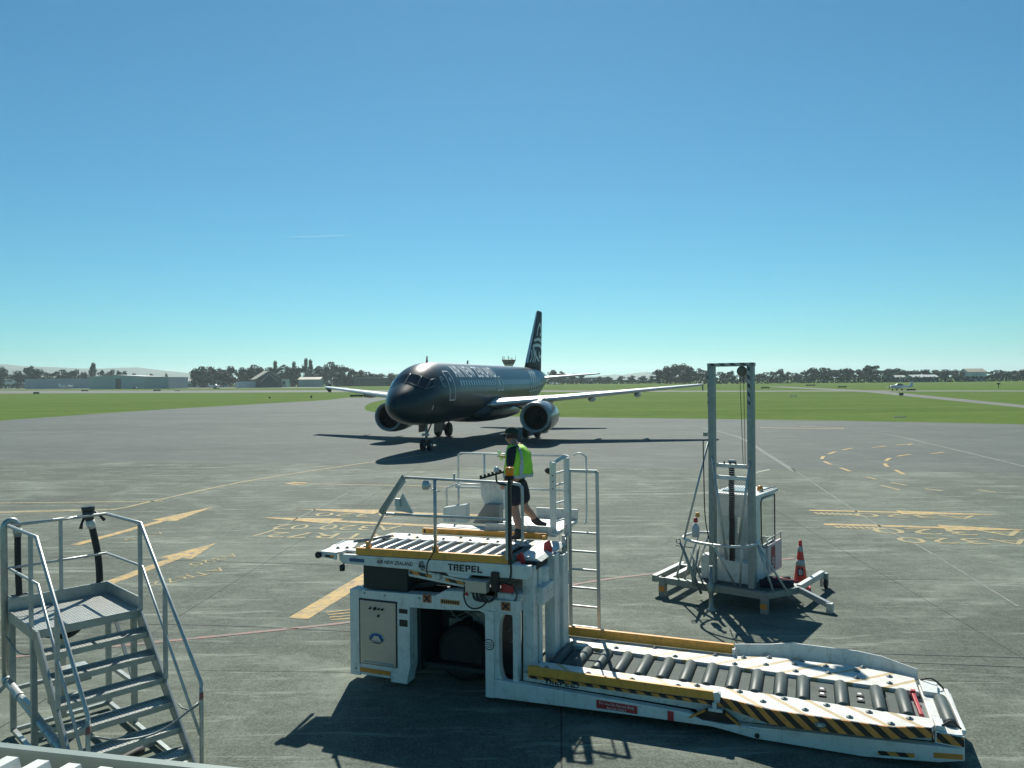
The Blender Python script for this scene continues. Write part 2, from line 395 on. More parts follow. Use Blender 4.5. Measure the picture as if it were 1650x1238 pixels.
apron_text('A320', G(258, 858), dirv((258, 858), (170, 876)), .5, 1.2)
for x0, y0, dx, dy, n in ((1312, 826.5, 9, .25, 7), (1344, 848.5, 10, .3, 8)):
    for i in range(n):
        x, y = x0+i*dx, y0+i*dy
        line('yellow_bar', [G(x, y), G(x+9, y+3.2)], .12, PY2, .0145)
for i in range(4):
    line('yellow_bar', [G(525+i*3, 988+i*4), G(600, 980+i*5)], .05, PY, .0145)
# dashed turning guides on the right and white guide lines
for pts in ([(1469, 716), (1440, 718), (1405, 721.5), (1378, 722), (1352, 727), (1333, 733), (1325, 738), (1328, 744), (1345, 751), (1370, 760)],
            [(1522, 729), (1500, 731.5), (1465, 733), (1437, 738), (1427, 744), (1428, 751), (1445, 759), (1470, 772)]):
    P = smooth([G(*p) for p in pts], 8); acc = 0; run = [P[0]]; on = True
    for a, b in zip(P, P[1:]):
        acc += (b-a).length; run.append(b)
        if acc > (1.5 if on else 1.2):
            if on and len(run) > 1: line('yellow_dash', run, .20, PY, .0145, sm=False)
            run = [b]; acc = 0; on = not on
poly('yellow_bar', [G(1458, 716.5), G(1473, 715), G(1466, 717.6)], PY, .0150)
line('white_line', [G(1320, 692), G(1420, 699), G(1500, 716), G(1650, 752), G(1800, 790)], .20, PW2)
line('yellow_line', [G(1225, 689.5), G(1360, 691.5)], .55, PY2)
line('yellow_line', [G(1290, 687.5), G(1360, 690)], .35, PY2, .0145)
line('white_line', [G(1275, 755), G(1400, 838), G(1480, 880), G(1640, 978)], .06, PW2)
line('tyre_mark', [G(1130, 689), G(1190, 705), G(1240, 735), G(1280, 760)], .30, PT)
line('white_line', [G(1218, 762), G(1240, 757)], .12, PW)
line('white_line', [G(470, 778), G(200, 812), G(-40, 850)], .06, PW2, .0142)
line('white_line', [G(395, 868), G(450, 850), G(560, 795)], .06, PW2)
line('yellow_bar', [G(408, 865), G(444, 854.5)], .09, PY2, .0146)
line('white_line', [G(560, 792), G(700, 794)], .08, PW2)
line('white_line', [G(840, 800), G(1150, 795)], .06, PW)
for a in ([(1420, 783), (1450, 790)], [(1435, 778), (1460, 782.5)], [(1490, 788), (1520, 792)], [(1575, 790), (1605, 794)], [(1395, 769), (1412, 773)]):
    line('yellow_dash', [G(*p) for p in a], .16, PY2)
line('red_line', [G(0, 1062), G(200, 1041), G(420, 1019), G(560, 1004), G(700, 985), G(930, 942), G(1046, 926), G(1280, 900)], .11, PR)
line('tar_joint', [G(-60, 1003), G(330, 1008), G(565, 1018), G(900, 1028), G(1300, 1050), G(1700, 1062)], .035, PB)
line('tar_joint', [G(-60, 894), G(330, 905), G(560, 912)], .03, PB)
line('tar_joint', [G(1290, 1062), G(1650, 1076)], .03, PB)
line('tar_joint', [G(700, 1180), G(745, 1238)], .03, PB)
# ------------------------------------------------------------------ airliner
LIV = mat('glossy_black_livery', (.005, .024, .032), .32, 0, .1, .3, coat=.10, spec=.35)  # teal tint in the black paints in haze from the viewing window
LIVW = mat('livery_white', (.82, .84, .84), .4, 0, .04, 1)
LIVG = mat('livery_pale_fern', (.32, .41, .43), .4, 0, .1, 1)
GLASSD = mat('dark_cockpit_glass', (.008, .012, .016), .06, 0, .0, 1, spec=.6)
CABW = mat('cabin_window_pane', (.42, .48, .50), .15, 0, .05, 1)  # reflections are painted into the pale colour of the panes
WINGM = mat('wing_grey_paint', (.30, .33, .34), .35, .2, .08, .8)
LEAD = mat('polished_leading_edge', (.62, .64, .64), .38, .6, .05, 1)
NAC = mat('nacelle_dark_gloss', (.10, .125, .135), .28, .1, .08, .5, coat=.4)
TYRE = mat('tyre_rubber', (.015, .016, .017), .75, 0, .2, 8)

ac = thing('airliner', 'black twin engine airliner with white lettering and fern tail parked nose towards the terminal', 'airliner', (-5.68, 50.95, 0), R(73.5))
NG = 5.07
STN = [(0, 3.02, 2.98, .02), (.10, 3.32, 2.76, .28), (.35, 3.62, 2.53, .55), (.8, 3.98, 2.28, .88), (1.4, 4.32, 2.07, 1.18), (1.9, 4.62, 1.95, 1.38), (2.4, 5.00, 1.88, 1.54), (3.0, 5.36, 1.82, 1.69),
       (3.8, 5.64, 1.77, 1.82), (4.8, 5.80, 1.74, 1.92), (6.0, 5.87, 1.73, 1.975), (9, 5.87, 1.73, 1.975), (14, 5.87, 1.73, 1.975), (20, 5.87, 1.73, 1.975), (24, 5.87, 1.78, 1.975), (26, 5.87, 1.98, 1.96), (28, 5.85, 2.35, 1.88),
       (30, 5.80, 2.85, 1.70), (32, 5.70, 3.40, 1.40), (34, 5.55, 3.92, 1.02), (36, 5.32, 4.36, .62), (37.2, 5.12, 4.6, .34), (37.57, 5.0, 4.7, .2)]
def sect(s):
    for i in range(len(STN)-1):
        if STN[i][0] <= s <= STN[i+1][0]: break
    s0, s1 = STN[i][0], STN[i+1][0]; h = s1-s0; t = (s-s0)/h; out = []
    for k in (1, 2, 3):
        p0, p1 = STN[i][k], STN[i+1][k]; d = (p1-p0)/h
        def tang(j):
            if j <= 0: return (STN[1][k]-STN[0][k])/(STN[1][0]-STN[0][0])
            if j >= len(STN)-1: return (STN[-1][k]-STN[-2][k])/(STN[-1][0]-STN[-2][0])
            a = (STN[j][k]-STN[j-1][k])/(STN[j][0]-STN[j-1][0]); b = (STN[j+1][k]-STN[j][k])/(STN[j+1][0]-STN[j][0])
            return 0 if a*b <= 0 else 2*a*b/(a+b)
        m0, m1 = tang(i), tang(i+1)
        out.append((2*t**3-3*t*t+1)*p0+(t**3-2*t*t+t)*h*m0+(-2*t**3+3*t*t)*p1+(t**3-t*t)*h*m1)
    return out
def fus(s, th, off=0.0):
    """fuselage skin point; th = angle above the waterline on the port side"""
    zt, zb, hw = sect(max(0.0, min(37.57, s))); zm, hh = (zt+zb)/2, (zt-zb)/2
    return Vector((s-NG, -(hw+off)*cos(th), zm+(hh+off)*sin(th)))
def thz(s, z):
    zt, zb, hw = sect(s); return math.asin(max(-.999, min(.999, (z-(zt+zb)/2)/((zt-zb)/2))))
ss = [0, .02, .05, .1, .18, .3, .45, .65, .9, 1.15, 1.4, 1.65, 1.9, 2.15, 2.4, 2.7, 3, 3.4, 3.8, 4.3, 4.8, 5.4, 6]+[6+.9*i for i in range(1, 35)]+[37, 37.3, 37.57]
n = 56; m = M(); vs = []
for s in ss: vs += [fus(s, 2*pi*j/n) for j in range(n)]
m.add(vs, [(i*n+j, i*n+(j+1) % n, (i+1)*n+(j+1) % n, (i+1)*n+j) for i in range(len(ss)-1) for j in range(n)], True)
m.f.append(tuple(range((len(ss)-1)*n, len(ss)*n)))
body = m.build('fuselage', LIV, ac)
# patches and outlines on the skin
def patch(name, corners, material, parent, off=.012, nu=6, nv=6):
    """corners (s, th) a-b-c-d, bilinear patch on the skin"""
    a, b, c, d = corners; vs = []
    for i in range(nu+1):
        for j in range(nv+1):
            u, v = i/nu, j/nv
            s = a[0]*(1-u)*(1-v)+b[0]*u*(1-v)+c[0]*u*v+d[0]*(1-u)*v; t = a[1]*(1-u)*(1-v)+b[1]*u*(1-v)+c[1]*u*v+d[1]*(1-u)*v
            vs.append(fus(s, t, off))
    return M().add(vs, [(i*(nv+1)+j, (i+1)*(nv+1)+j, (i+1)*(nv+1)+j+1, i*(nv+1)+j+1) for i in range(nu) for j in range(nv)], True).build(name, material, parent)
def skinline(mm, pts, w, off=.012):
    """strip along (s, z) points on the port side"""
    P = []
    for a, b in zip(pts, pts[1:]):
        for k in range(6): P.append((a[0]+(b[0]-a[0])*k/6, a[1]+(b[1]-a[1])*k/6))
    P.append(pts[-1]); A, B = [], []
    for i, p in enumerate(P):
        q, r = P[max(0, i-1)], P[min(len(P)-1, i+1)]; d = Vector((r[0]-q[0], r[1]-q[1])).normalized(); nx, nz = -d.y*w/2, d.x*w/2
        for L_, sg in ((A, 1), (B, -1)):
            s, z = p[0]+sg*nx, p[1]+sg*nz; L_.append(fus(s, thz(s, z), off))
    k = len(P); mm.add(A+B, [(i, i+1, k+i+1, k+i) for i in range(k-1)])
    return mm
d2 = lambda *q: [(s, R(t)) for s, t in q]
for sg in (1, -1):
    def side(q): return d2(*[(s, t if sg > 0 else 180-t) for s, t in q])
    patch('cockpit_window', side(((1.72, 86), (2.45, 87), (2.52, 62), (1.80, 56))), GLASSD, ac)
    patch('cockpit_window', side(((1.84, 53), (2.56, 59), (2.78, 41), (2.12, 33))), GLASSD, ac)
    patch('cockpit_window', side(((2.22, 31), (2.84, 39), (3.30, 36), (2.85, 27))), GLASSD, ac)
def doorway(s0, s1, z0, z1):
    o = patch('cabin_door', [(s0, thz(s0, z0)), (s1, thz(s1, z0)), (s1, thz(s1, z1)), (s0, thz(s0, z1))], LIV, ac, .008)
    skinline(M(), [(s0, z0), (s0, z1-.1), (s0+.1, z1), (s1-.1, z1), (s1, z1-.1), (s1, z0), (s0, z0)], .055, .016).build('door_outline', LIVW, o)
    skinline(M(), [((s0+s1)/2-.1, z1-.55), ((s0+s1)/2+.1, z1-.55)], .25, .018).build('door_window', CABW, o)
doorway(4.55, 5.40, 3.35, 5.22)
for sx in (14.55, 15.45):
    o = patch('overwing_exit', [(sx, thz(sx, 3.85)), (sx+.55, thz(sx, 3.85)), (sx+.55, thz(sx, 4.9)), (sx, thz(sx, 4.9))], LIV, ac, .008)
    skinline(M(), [(sx, 3.85), (sx, 4.9), (sx+.55, 4.9), (sx+.55, 3.85), (sx, 3.85)], .045, .016).build('exit_outline', LIVW, o)
doorway(29.6, 30.3, 3.6, 5.2)
SEAM = mat('skin_seam', (.035, .05, .055), .5, 0, .1, 2)
for s_ in (1.35, 3.6, 6.0, 11.4, 18.0, 23.9):
    vs = []
    for j in range(49): a = 2*pi*j/48; vs += [fus(s_, a, .006), fus(s_+.035, a, .006)]
    M().add(vs, [(2*i, 2*i+1, 2*i+3, 2*i+2) for i in range(48)]).build('skin_seam', SEAM, ac)
FRM = mat('windscreen_frame', (.10, .12, .125), .4, .2, .1, 3)
for a0, a1 in (((1.66, 88), (2.50, 88)), ((1.78, 54.5), (2.55, 60.5)), ((2.10, 32), (2.80, 40))):
    P = [fus(a0[0]+(a1[0]-a0[0])*i/6, R(a0[1]+(a1[1]-a0[1])*i/6), .012) for i in range(7)]
    M().path(P, .028, 6).build('windscreen_frame', FRM, ac)
P = [fus(s_, R(t_), .012) for s_, t_ in ((1.70, 88), (1.72, 75), (1.78, 56), (1.82, 54), (2.10, 33), (2.20, 30), (2.83, 26))]
M().path(P, .026, 6).build('windscreen_frame', FRM, ac)
P = [fus(s_, R(t_), .012) for s_, t_ in ((2.50, 88), (2.54, 62), (2.60, 59.5), (2.80, 41), (2.88, 39.5), (3.32, 36), (2.85, 26))]
M().path(P, .026, 6).build('windscreen_frame', FRM, ac)
wz0, wz1 = 4.27, 4.64
def cabwin(s): return patch('cabin_window', [(s, thz(s, wz0)), (s+.23, thz(s+.23, wz0)), (s+.23, thz(s+.23, wz1)), (s, thz(s, wz1))], CABW, ac, .012, 2, 3)
w0 = cabwin(6.6)
part_copies(w0, [(.533*i, 0, 0) for i in range(1, 33) if i not in (15, 17)])
for i in range(33, 42): cabwin(6.6+.533*i)
# titles
vs, fs = text_mesh('AIR NEW ZEALAND', 1.5, sx=.74, bold=.022, spacing=1.14); mx_ = max(v[0] for v in vs); k = 8.9/mx_
bm = bmesh.new(); bvs = [bm.verts.new((v[0]*k, v[1], 0)) for v in vs]
for f in fs:
    try: bm.faces.new([bvs[i] for i in f])
    except ValueError: pass
bmesh.ops.subdivide_edges(bm, edges=[e for e in bm.edges if e.calc_length() > .35], cuts=2, use_grid_fill=False)
bmesh.ops.triangulate(bm, faces=bm.faces)
t0 = thz(8, 4.86)
bm.verts.index_update()
m = M().add([fus(6.35+v.co.x, t0+v.co.y/2.02, .014) for v in bm.verts], [tuple(x.index for x in f.verts) for f in bm.faces]); bm.free()
m.build('airline_title', LIVW, ac, recalc=False)
# small koru emblem by the door, registration mark low on the nose
m = M()
for r0 in (.10, .2):
    skinline(m, [(3.95+r0*1.2*cos(a), 4.55+r0*1.6*sin(a)) for a in [x*.5 for x in range(1, 11)]], .05, .014)
m.build('nose_emblem', LIVG, ac)
skinline(M(), [(2.55, 2.95), (2.62, 2.95)], .26, .012).build('nose_placard', LIVW, ac)
# fern on the rear fuselage
m = M()
for i in range(13):
    s = 24.0+i*.72; z0 = 2.35+max(0, s-26)*.18
    skinline(m, [(s, z0), (s+.1, z0+.9), (s+.45, 3.75), (s+1.0, 4.6), (s+1.8, 5.2), (s+2.3, 5.42)], .17+.012*i, .014)
skinline(m, [(23.6, 3.62), (27, 3.72), (31, 3.95), (34, 4.3), (36.5, 4.7)], .10, .016)
m.build('fern_pattern', LIVG, ac)

AIRF = [(1, 0), (.85, .024), (.65, .052), (.45, .069), (.28, .070), (.14, .055), (.05, .034), (.012, .017), (0, 0), (.012, -.014), (.05, -.026), (.14, -.040), (.28, -.048), (.45, -.045), (.65, -.030), (.85, -.011)]
def lifting(name, secs, material, parent, vertical=False, tk=1.0):
    """secs: (span, sLE, chord, z) ; span along y (port negative) or z"""
    vs, n = [], len(AIRF)
    for sp, le, ch, zz in secs:
        for x, z in AIRF:
            vs.append((le+x*ch-NG, z*ch*tk, sp) if vertical else (le+x*ch-NG, sp, zz+z*ch*tk))
    m = M().add(vs, [(i*n+j, i*n+(j+1) % n, (i+1)*n+(j+1) % n, (i+1)*n+j) for i in range(len(secs)-1) for j in range(n)], True)
    m.f.append(tuple(range(n))); m.f.append(tuple(range((len(secs)-1)*n, len(secs)*n)))
    return m.build(name, material, parent)
def lead_edge(secs, parent, vertical=False, tk=1.0, name='leading_edge'):
    idx = [4, 5, 6, 7, 8, 9, 10]; vs = []; n = len(idx)
    for sp, le, ch, zz in secs:
        for k in idx:
            x, z = AIRF[k]; x = x-.004; z = z*1.06
            if k in (4, 10): x = .10 if k == 4 else .05; z = .050 if k == 4 else -.0275
            vs.append((le+x*ch-NG, z*ch*tk*1.02, sp) if vertical else (le+x*ch-NG, sp, zz+z*ch*tk*1.02))
    M().add(vs, [(i*n+j, i*n+j+1, (i+1)*n+j+1, (i+1)*n+j) for i in range(len(secs)-1) for j in range(n-1)], True).build(name, LEAD, parent)
for sg in (-1, 1):
    S = [(sg*1.2, 12.3, 7.2, 2.72), (sg*2.0, 12.75, 6.6, 2.78), (sg*6.4, 15.15, 4.2, 3.17), (sg*11.5, 18.05, 2.9, 3.62), (sg*16.7, 21.0, 1.6, 4.08), (sg*16.95, 21.35, 1.15, 4.12)]
    wg = lifting('wing', S, WINGM, ac)
    lead_edge(S[1:], wg)
    for y in (3.6, 8.4, 11.9):
        te = 19.15 if y < 6.4 else 19.35+(y-6.4)*.315; z = 2.62+(y-2)*.091
        m = M().lathe([(.02, -2.0), (.16, -1.5), (.24, -.6), (.22, .1), (.12, .7), (.02, 1.15)], (te-NG, sg*y, z-.16), 'x', 12)
        m.build('flap_fairing', WINGM, wg)
    M().prism([(21.5-NG, 4.1), (22.1-NG, 4.4), (22.55-NG, 4.4), (22.5-NG, 4.1), (22.55-NG, 3.62), (22.1-NG, 3.66)], 'y', sg*16.93, sg*17.0).build('wingtip_fence', LIV, wg)
    # engines
    en = M(); cx, cz = 11.25-NG, 1.92
    prof = [(.88, .28), (.93, .10), (.99, .02), (1.06, .0), (1.10, .06), (1.17, .4), (1.205, 1.0), (1.19, 1.9), (1.10, 3.0), (.94, 3.9), (.76, 4.6), (.68, 4.75), (.6, 4.6)]
    vs = []; nn = 40
    for r, h in prof:
        for j in range(nn): vs.append((cx+h, sg*5.75+r*cos(2*pi*j/nn), cz+r*sin(2*pi*j/nn)*.985))
    en.add(vs, [(i*nn+j, i*nn+(j+1) % nn, (i+1)*nn+(j+1) % nn, (i+1)*nn+j) for i in range(len(prof)-1) for j in range(nn)], True)
    e = en.build('engine', NAC, ac)
    m = M(); vs = []; pr = [(.872, .30), (.925, .095), (.99, .010), (1.06, -.010), (1.108, .055), (1.132, .16)]
    for r, h in pr:
        for j in range(nn): vs.append((cx+h-.004, sg*5.75+r*cos(2*pi*j/nn), cz+r*sin(2*pi*j/nn)*.985))
    m.add(vs, [(i*nn+j, i*nn+(j+1) % nn, (i+1)*nn+(j+1) % nn, (i+1)*nn+j) for i in range(len(pr)-1) for j in range(nn)], True).build('inlet_lip', mat('grey_inlet_lip', (.26, .29, .30), .35, .3, .06, 1), e)
    vs = []
    for r, h in ((.885, .26), (.86, 1.05)):
        for j in range(nn): vs.append((cx+h, sg*5.75+r*cos(2*pi*j/nn), cz+r*sin(2*pi*j/nn)*.985))
    M().add(vs, [(j, (j+1) % nn, nn+(j+1) % nn, nn+j) for j in range(nn)], True).build('inlet_duct', DARK, e)
    M().lathe([(.86, 1.0), (.86, 1.06)], (cx, sg*5.75, cz), 'x', 36).build('fan_disc', BLK, e)
    m = M()
    for k in range(22):
        a = 2*pi*k/22; b = a+.17
        m.hull8([(cx+.80, sg*5.75+.2*cos(a), cz+.2*sin(a)), (cx+.82, sg*5.75+.2*cos(a+.1), cz+.2*sin(a+.1)), (cx+.92, sg*5.75+.2*cos(a+.2), cz+.2*sin(a+.2)), (cx+.9, sg*5.75+.2*cos(a+.12), cz+.2*sin(a+.12))],
                [(cx+.80, sg*5.75+.84*cos(a), cz+.84*sin(a)), (cx+.82, sg*5.75+.84*cos(a+.03), cz+.84*sin(a+.03)), (cx+.94, sg*5.75+.84*cos(b), cz+.84*sin(b)), (cx+.92, sg*5.75+.84*cos(b-.03), cz+.84*sin(b-.03))])
    m.build('fan_blades', mat('dark_fan_blades', (.035, .04, .042), .4, .3, .1), e)
    M().lathe([(.01, .55), (.10, .62), (.19, .78), (.25, .98)], (cx, sg*5.75, cz), 'x', 18).build('spinner', BLK, e)
    M().prism([(12.2-NG, 3.05), (13.6-NG, 3.30), (16.0-NG, 3.10), (16.4-NG, 2.9), (15.8-NG, 2.2), (12.6-NG, 3.0)], 'y', sg*5.75-.16, sg*5.75+.16).build('pylon', WINGM, ac, bevel=.05)
    # tailplane
    H = [(sg*.3, 31.2, 4.1, 4.72), (sg*.9, 31.55, 3.75, 4.76), (sg*6.1, 34.5, 1.5, 5.18), (sg*6.22, 34.75, 1.1, 5.19)]
    tp = lifting('tailplane', H, WINGM, ac, tk=.8); lead_edge(H[1:], tp, tk=.8)
    # main gear
    g = M(); y = sg*3.8; x = 12.64
    g.tube((x, y, 2.9), (x, y, .58), .13, 12).tube((x, y, 2.0), (x, y-sg*1.5, 2.6), .07).tube((x, y, 1.1), (x-.5, y, 2.4), .05).tube((x, y-.5, .58), (x, y+.5, .58), .09)
    gear = g.build('main_gear', GALV, ac)
    M().box(x-.5, x+.45, y+sg*.30, y+sg*.34, 1.0, 2.7).build('gear_door', LIV, gear)
    for dy in (-.46, .46):
        M().lathe([(.2, -.2), (.42, -.22), (.55, -.17), (.585, 0), (.55, .17), (.42, .22), (.2, .2)], (x, y+dy, .585), 'y', 28).build('wheel', TYRE, gear)
# belly fairing
FS = [(10.6, 2.5, 2.1, .6), (11.6, 2.7, 1.62, 1.75), (13, 2.95, 1.46, 2.2), (15, 3.0, 1.42, 2.3), (18, 3.0, 1.44, 2.3), (20.5, 2.8, 1.55, 2.1), (22, 2.5, 1.75, 1.6), (23, 2.2, 1.9, .6)]
m = M(); vs = []; nn = 28
for s, zt, zb, hw in FS:
    for j in range(nn):
        a = 2*pi*j/nn; ca, sa = cos(a), sin(a); ca = math.copysign(abs(ca)**.7, ca); sa = math.copysign(abs(sa)**.8, sa)
        vs.append((s-NG, hw*ca, (zt+zb)/2+(zt-zb)/2*sa))
m.add(vs, [(i*nn+j, i*nn+(j+1) % nn, (i+1)*nn+(j+1) % nn, (i+1)*nn+j) for i in range(len(FS)-1) for j in range(nn)], True)
m.build('belly_fairing', LIV, ac)
# nose gear
g = M(); g.tube((0, 0, 1.9), (0, 0, .38), .085, 12).tube((0, 0, 1.0), (.9, 0, 1.75), .05).tube((0, -.3, .38), (0, .3, .38), .06)
g.box(-.12, .0, -.22, .22, 1.02, 1.12)
gear = g.build('nose_gear', GALV, ac)
for y in (-.25, .25):
    M().lathe([(.12, -.10), (.26, -.115), (.35, -.09), (.375, 0), (.35, .09), (.26, .115), (.12, .10)], (0, y, .375), 'y', 26).build('wheel', TYRE, gear)
    M().lathe([(.02, -.13), (.13, -.12), (.14, .12), (.02, .13)], (0, y, .375), 'y', 16).build('hub', ALU, gear)
    M().box(.05, 1.5, y*2.2-.02, y*2.2+.02, 1.2, 1.82).build('gear_door', LIV, gear)
    M().lathe([(.01, -.16), (.09, -.15), (.10, -.05), (.05, .02)], (-.1, y*.6, 1.07), 'x', 12).build('taxi_light', LEAD, gear)
# fin
F = [(5.4, 29.2, 6.55, 0), (6.4, 30.0, 5.85, 0), (11.5, 34.05, 2.3, 0), (11.72, 34.45, 1.8, 0)]
fin = lifting('tail_fin', F, mat('matt_black_fin', (.026, .055, .068), .65, 0, .1, .3, spec=.12), ac, True, tk=.75); lead_edge([(6.3, 29.9, 6.0, 0), (11.5, 34.05, 2.3, 0)], fin, True, tk=.75)
def finpt(a, z, off=.02):
    """a = chord fraction at height z, on the port face"""
    t = (z-6.4)/5.1; le = 30.0+t*4.05; ch = 5.85-t*3.55
    th = .07*.75*ch*max(.05, 1-((a-.33)/.67)**2 if a > .33 else 1-((.33-a)/.33)**2*.7)
    return Vector((le+a*ch-NG, -(th+off), z))
def finstrip(mm, pts, w):
    P = [Vector((a, z, 0)) for a, z in smooth2(pts)]; A, B = [], []
    for i, p in enumerate(P):
        d = P[min(i+1, len(P)-1)]-P[max(0, i-1)]; d = Vector((d.x*4.5, d.y, 0)).normalized(); nn = Vector((-d.y/4.5, d.x, 0))*w/2
        A.append(finpt(p.x+nn.x, p.y+nn.y)); B.append(finpt(p.x-nn.x, p.y-nn.y))
    k = len(P); mm.add(A+B, [(i, i+1, k+i+1, k+i) for i in range(k-1)])
def smooth2(pts): return [(v.x, v.y) for v in smooth(pts, 5)]
m = M()
finstrip(m, [(.30, 9.05), (.34, 9.9), (.52, 10.35), (.74, 10.0), (.80, 9.45), (.62, 9.2)], .36)
finstrip(m, [(.14, 8.55), (.4, 8.72), (.7, 8.72), (.92, 8.55)], .30)
finstrip(m, [(.12, 8.0), (.4, 8.12), (.7, 8.1), (.92, 7.9), (.94, 7.3), (.8, 6.95), (.66, 7.1), (.66, 7.5)], .32)
finstrip(m, [(.12, 8.0), (.28, 7.3), (.5, 6.8), (.7, 6.5)], .26)
m.build('tail_emblem', LIVG, fin)
m = M()
for a0 in (.10, .22, .34): finstrip(m, [(a0, 6.35), (a0+.05, 6.9), (a0-.02, 7.6)], .22)
m.build('fern_pattern', LIVG, fin)
# antennas
M().prism([(5.10-NG, 5.82), (5.42-NG, 5.84), (5.36-NG, 6.28), (5.28-NG, 6.28)], 'y', -.015, .015).build('blade_antenna', RED, ac)
M().prism([(13.0-NG, 5.84), (13.4-NG, 5.84), (13.36-NG, 6.15), (13.2-NG, 6.15)], 'y', -.015, .015).build('blade_antenna', LIV, ac)
M().prism([(9.0-NG, 1.75), (9.25-NG, 1.75), (9.4-NG, 1.45), (9.3-NG, 1.45)], 'y', -.02, .02).build('drain_mast', LIV, ac)
# ------------------------------------------------------------------ container loader (local axes: x along, y away from the terminal, z up)
ld = thing('container_loader', 'white container loader with raised roller deck, yellow rails and low front bridge', 'loader', (-2.5245, 11.8807, 0), R(-21))
def holed(mm, outer, inner, y0, y1):
    """plate in the x-z plane with a hole; outer and inner matched point lists"""
    n = len(outer)
    vs = [(p[0], y0, p[1]) for p in outer]+[(p[0], y0, p[1]) for p in inner]+[(p[0], y1, p[1]) for p in outer]+[(p[0], y1, p[1]) for p in inner]
    fs = []
    for i in range(n):
        j = (i+1) % n
        fs += [(i, j, n+j, n+i), (2*n+i, 3*n+i, 3*n+j, 2*n+j), (i, 2*n+i, 2*n+j, j), (n+i, n+j, 3*n+j, 3*n+i)]
    return mm.add(vs, fs)
# --- chassis frame
f = M()
f.box(0, .17, 0, .22, .10, 1.41)                                   # outer post
f.box(.17, .80, .01, .20, .115, .285)                              # sill
f.prism([(.70, .07), (.98, .07), (1.0, .20), (1.035, .32), (1.035, 1.25), (.82, 1.25), (.82, .30), (.74, .26)], 'y', 0, .24)
f.prism([(.17, 1.285), (.82, 1.235), (1.035, 1.225), (1.6, 1.245), (2.16, 1.285), (2.24, 1.26), (2.28, 1.20), (2.34, 1.30), (2.76, 1.30), (2.76, 1.475), (2.1, 1.455), (2.02, 1.545), (1.62, 1.525), (1.45, 1.435), (.17, 1.405)], 'y', .004, .2)
f.box(2.27, 2.40, -.03, .22, .07, 1.30)                            # column
out_, in_ = [], []
for k in range(48):
    a = 2*pi*(k+.5)/48; ca, sa = cos(a), sin(a)
    sp = lambda v, n_: math.copysign(abs(v)**(2/n_), v)
    out_.append((2.575+.175*sp(ca, 40), .685+.61*sp(sa, 40)))
    in_.append((2.575+(.118 if ca < 0 else .10)*sp(ca, 2.2 if ca < 0 else 14), .78+.49*sp(sa, 3.2 if ca < 0 else 14)))
holed(f, out_, in_, .02, .16)
f.box(2.40, 2.75, .02, .16, 1.295, 1.30)
f.box(0, .17, 1.50, 1.72, .10, 1.41).box(.85, 1.03, 1.5, 1.72, .1, 1.25).box(2.27, 2.45, 1.5, 1.72, .07, 1.3).box(0, 2.76, 1.5, 1.7, 1.25, 1.43)
f.box(.02, .16, .22, 1.5, .95, 1.38).box(2.5, 2.75, .2, 1.6, 1.32, 1.46)
f.box(0, .03, .22, 1.5, .35, .95)
chassis = f.build('chassis_frame', WHITE, ld, bevel=.012)
M().box(.17, .70, -.004, .008, .16, .225).build('reflector_strip', ORANGE, chassis)
bl = M()
for x, z in ((.26, 1.37), (.62, 1.365), (1.2, 1.38), (.1, .2)): bl.lathe([(.001, -.012), (.014, -.008), (.014, .004)], (x, 0, z), 'y', 10)
bl.build('bolt_heads', GALV, chassis)
# dark engine bay and wheels
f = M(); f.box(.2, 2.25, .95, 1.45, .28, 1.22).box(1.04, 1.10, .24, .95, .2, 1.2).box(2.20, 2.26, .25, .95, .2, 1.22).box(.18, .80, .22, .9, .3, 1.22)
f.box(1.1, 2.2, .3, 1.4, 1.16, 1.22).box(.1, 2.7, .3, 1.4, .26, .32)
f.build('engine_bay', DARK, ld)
f = M(); random.seed(3)
for i in range(16):
    x0 = 1.15+random.random()*.9; z0 = .55+random.random()*.5
    f.path([(x0, .9, z0), (x0+.1, .82, z0+.05), (x0+.25, .85, z0-.08), (x0+.4, .92, z0-.02)], .012+.012*random.random(), 6)
f.box(1.3, 1.55, .8, .95, .62, .86).box(1.7, 2.05, .82, .95, .75, 1.0)
f.build('hydraulic_hoses', GALV, ld)
wheel = M().lathe([(.16, -.17), (.34, -.19), (.41, -.15), (.44, -.08), (.44, .08), (.41, .15), (.34, .19), (.16, .17)], (0, 0, 0), 'y', 40, smooth=False).build('wheel', TYRE, ld)
M().lathe([(.02, -.10), (.10, -.12), (.17, -.14), (.21, -.10), (.21, .05), (.02, .06)], (0, 0, 0), 'y', 20).build('rim', GALV, wheel)
wheel.location = (1.66, .66, .44)
part_copies(wheel, [(0, .70, 0)])
# --- stainless control cabinet
pn = M().box(.185, .805, -.014, .02, .30, 1.262).build('cabinet_door', STAIN, ld, bevel=.006)
g = M()
for x0, x1, z0, z1 in ((.165, .825, 1.262, 1.288), (.165, .183, .29, 1.262), (.807, .825, .29, 1.262)): g.box(x0, x1, -.006, .03, z0, z1)
g.build('door_gasket', BLK, pn)
b = M()
for x in (.37, .45, .52, .58): b.lathe([(.001, -.035), (.016 if x != .45 else .024, -.03), (.016 if x != .45 else .024, 0)], (x, -.012, 1.155), 'y', 12)
b.lathe([(.001, -.03), (.018, -.026), (.018, 0)], (.51, -.012, 1.05), 'y', 12)
b.build('push_buttons', BLK, pn)
e = M().lathe([(.001, -.004), (.10, -.004), (.10, .004)], (0, 0, 0), 'y', 32); e.xform(Matrix.Translation((.47, -.018, .705)) @ Matrix.Diagonal((1.35, 1, .85, 1)))
e.build('maker_badge_rim', ALU, pn)
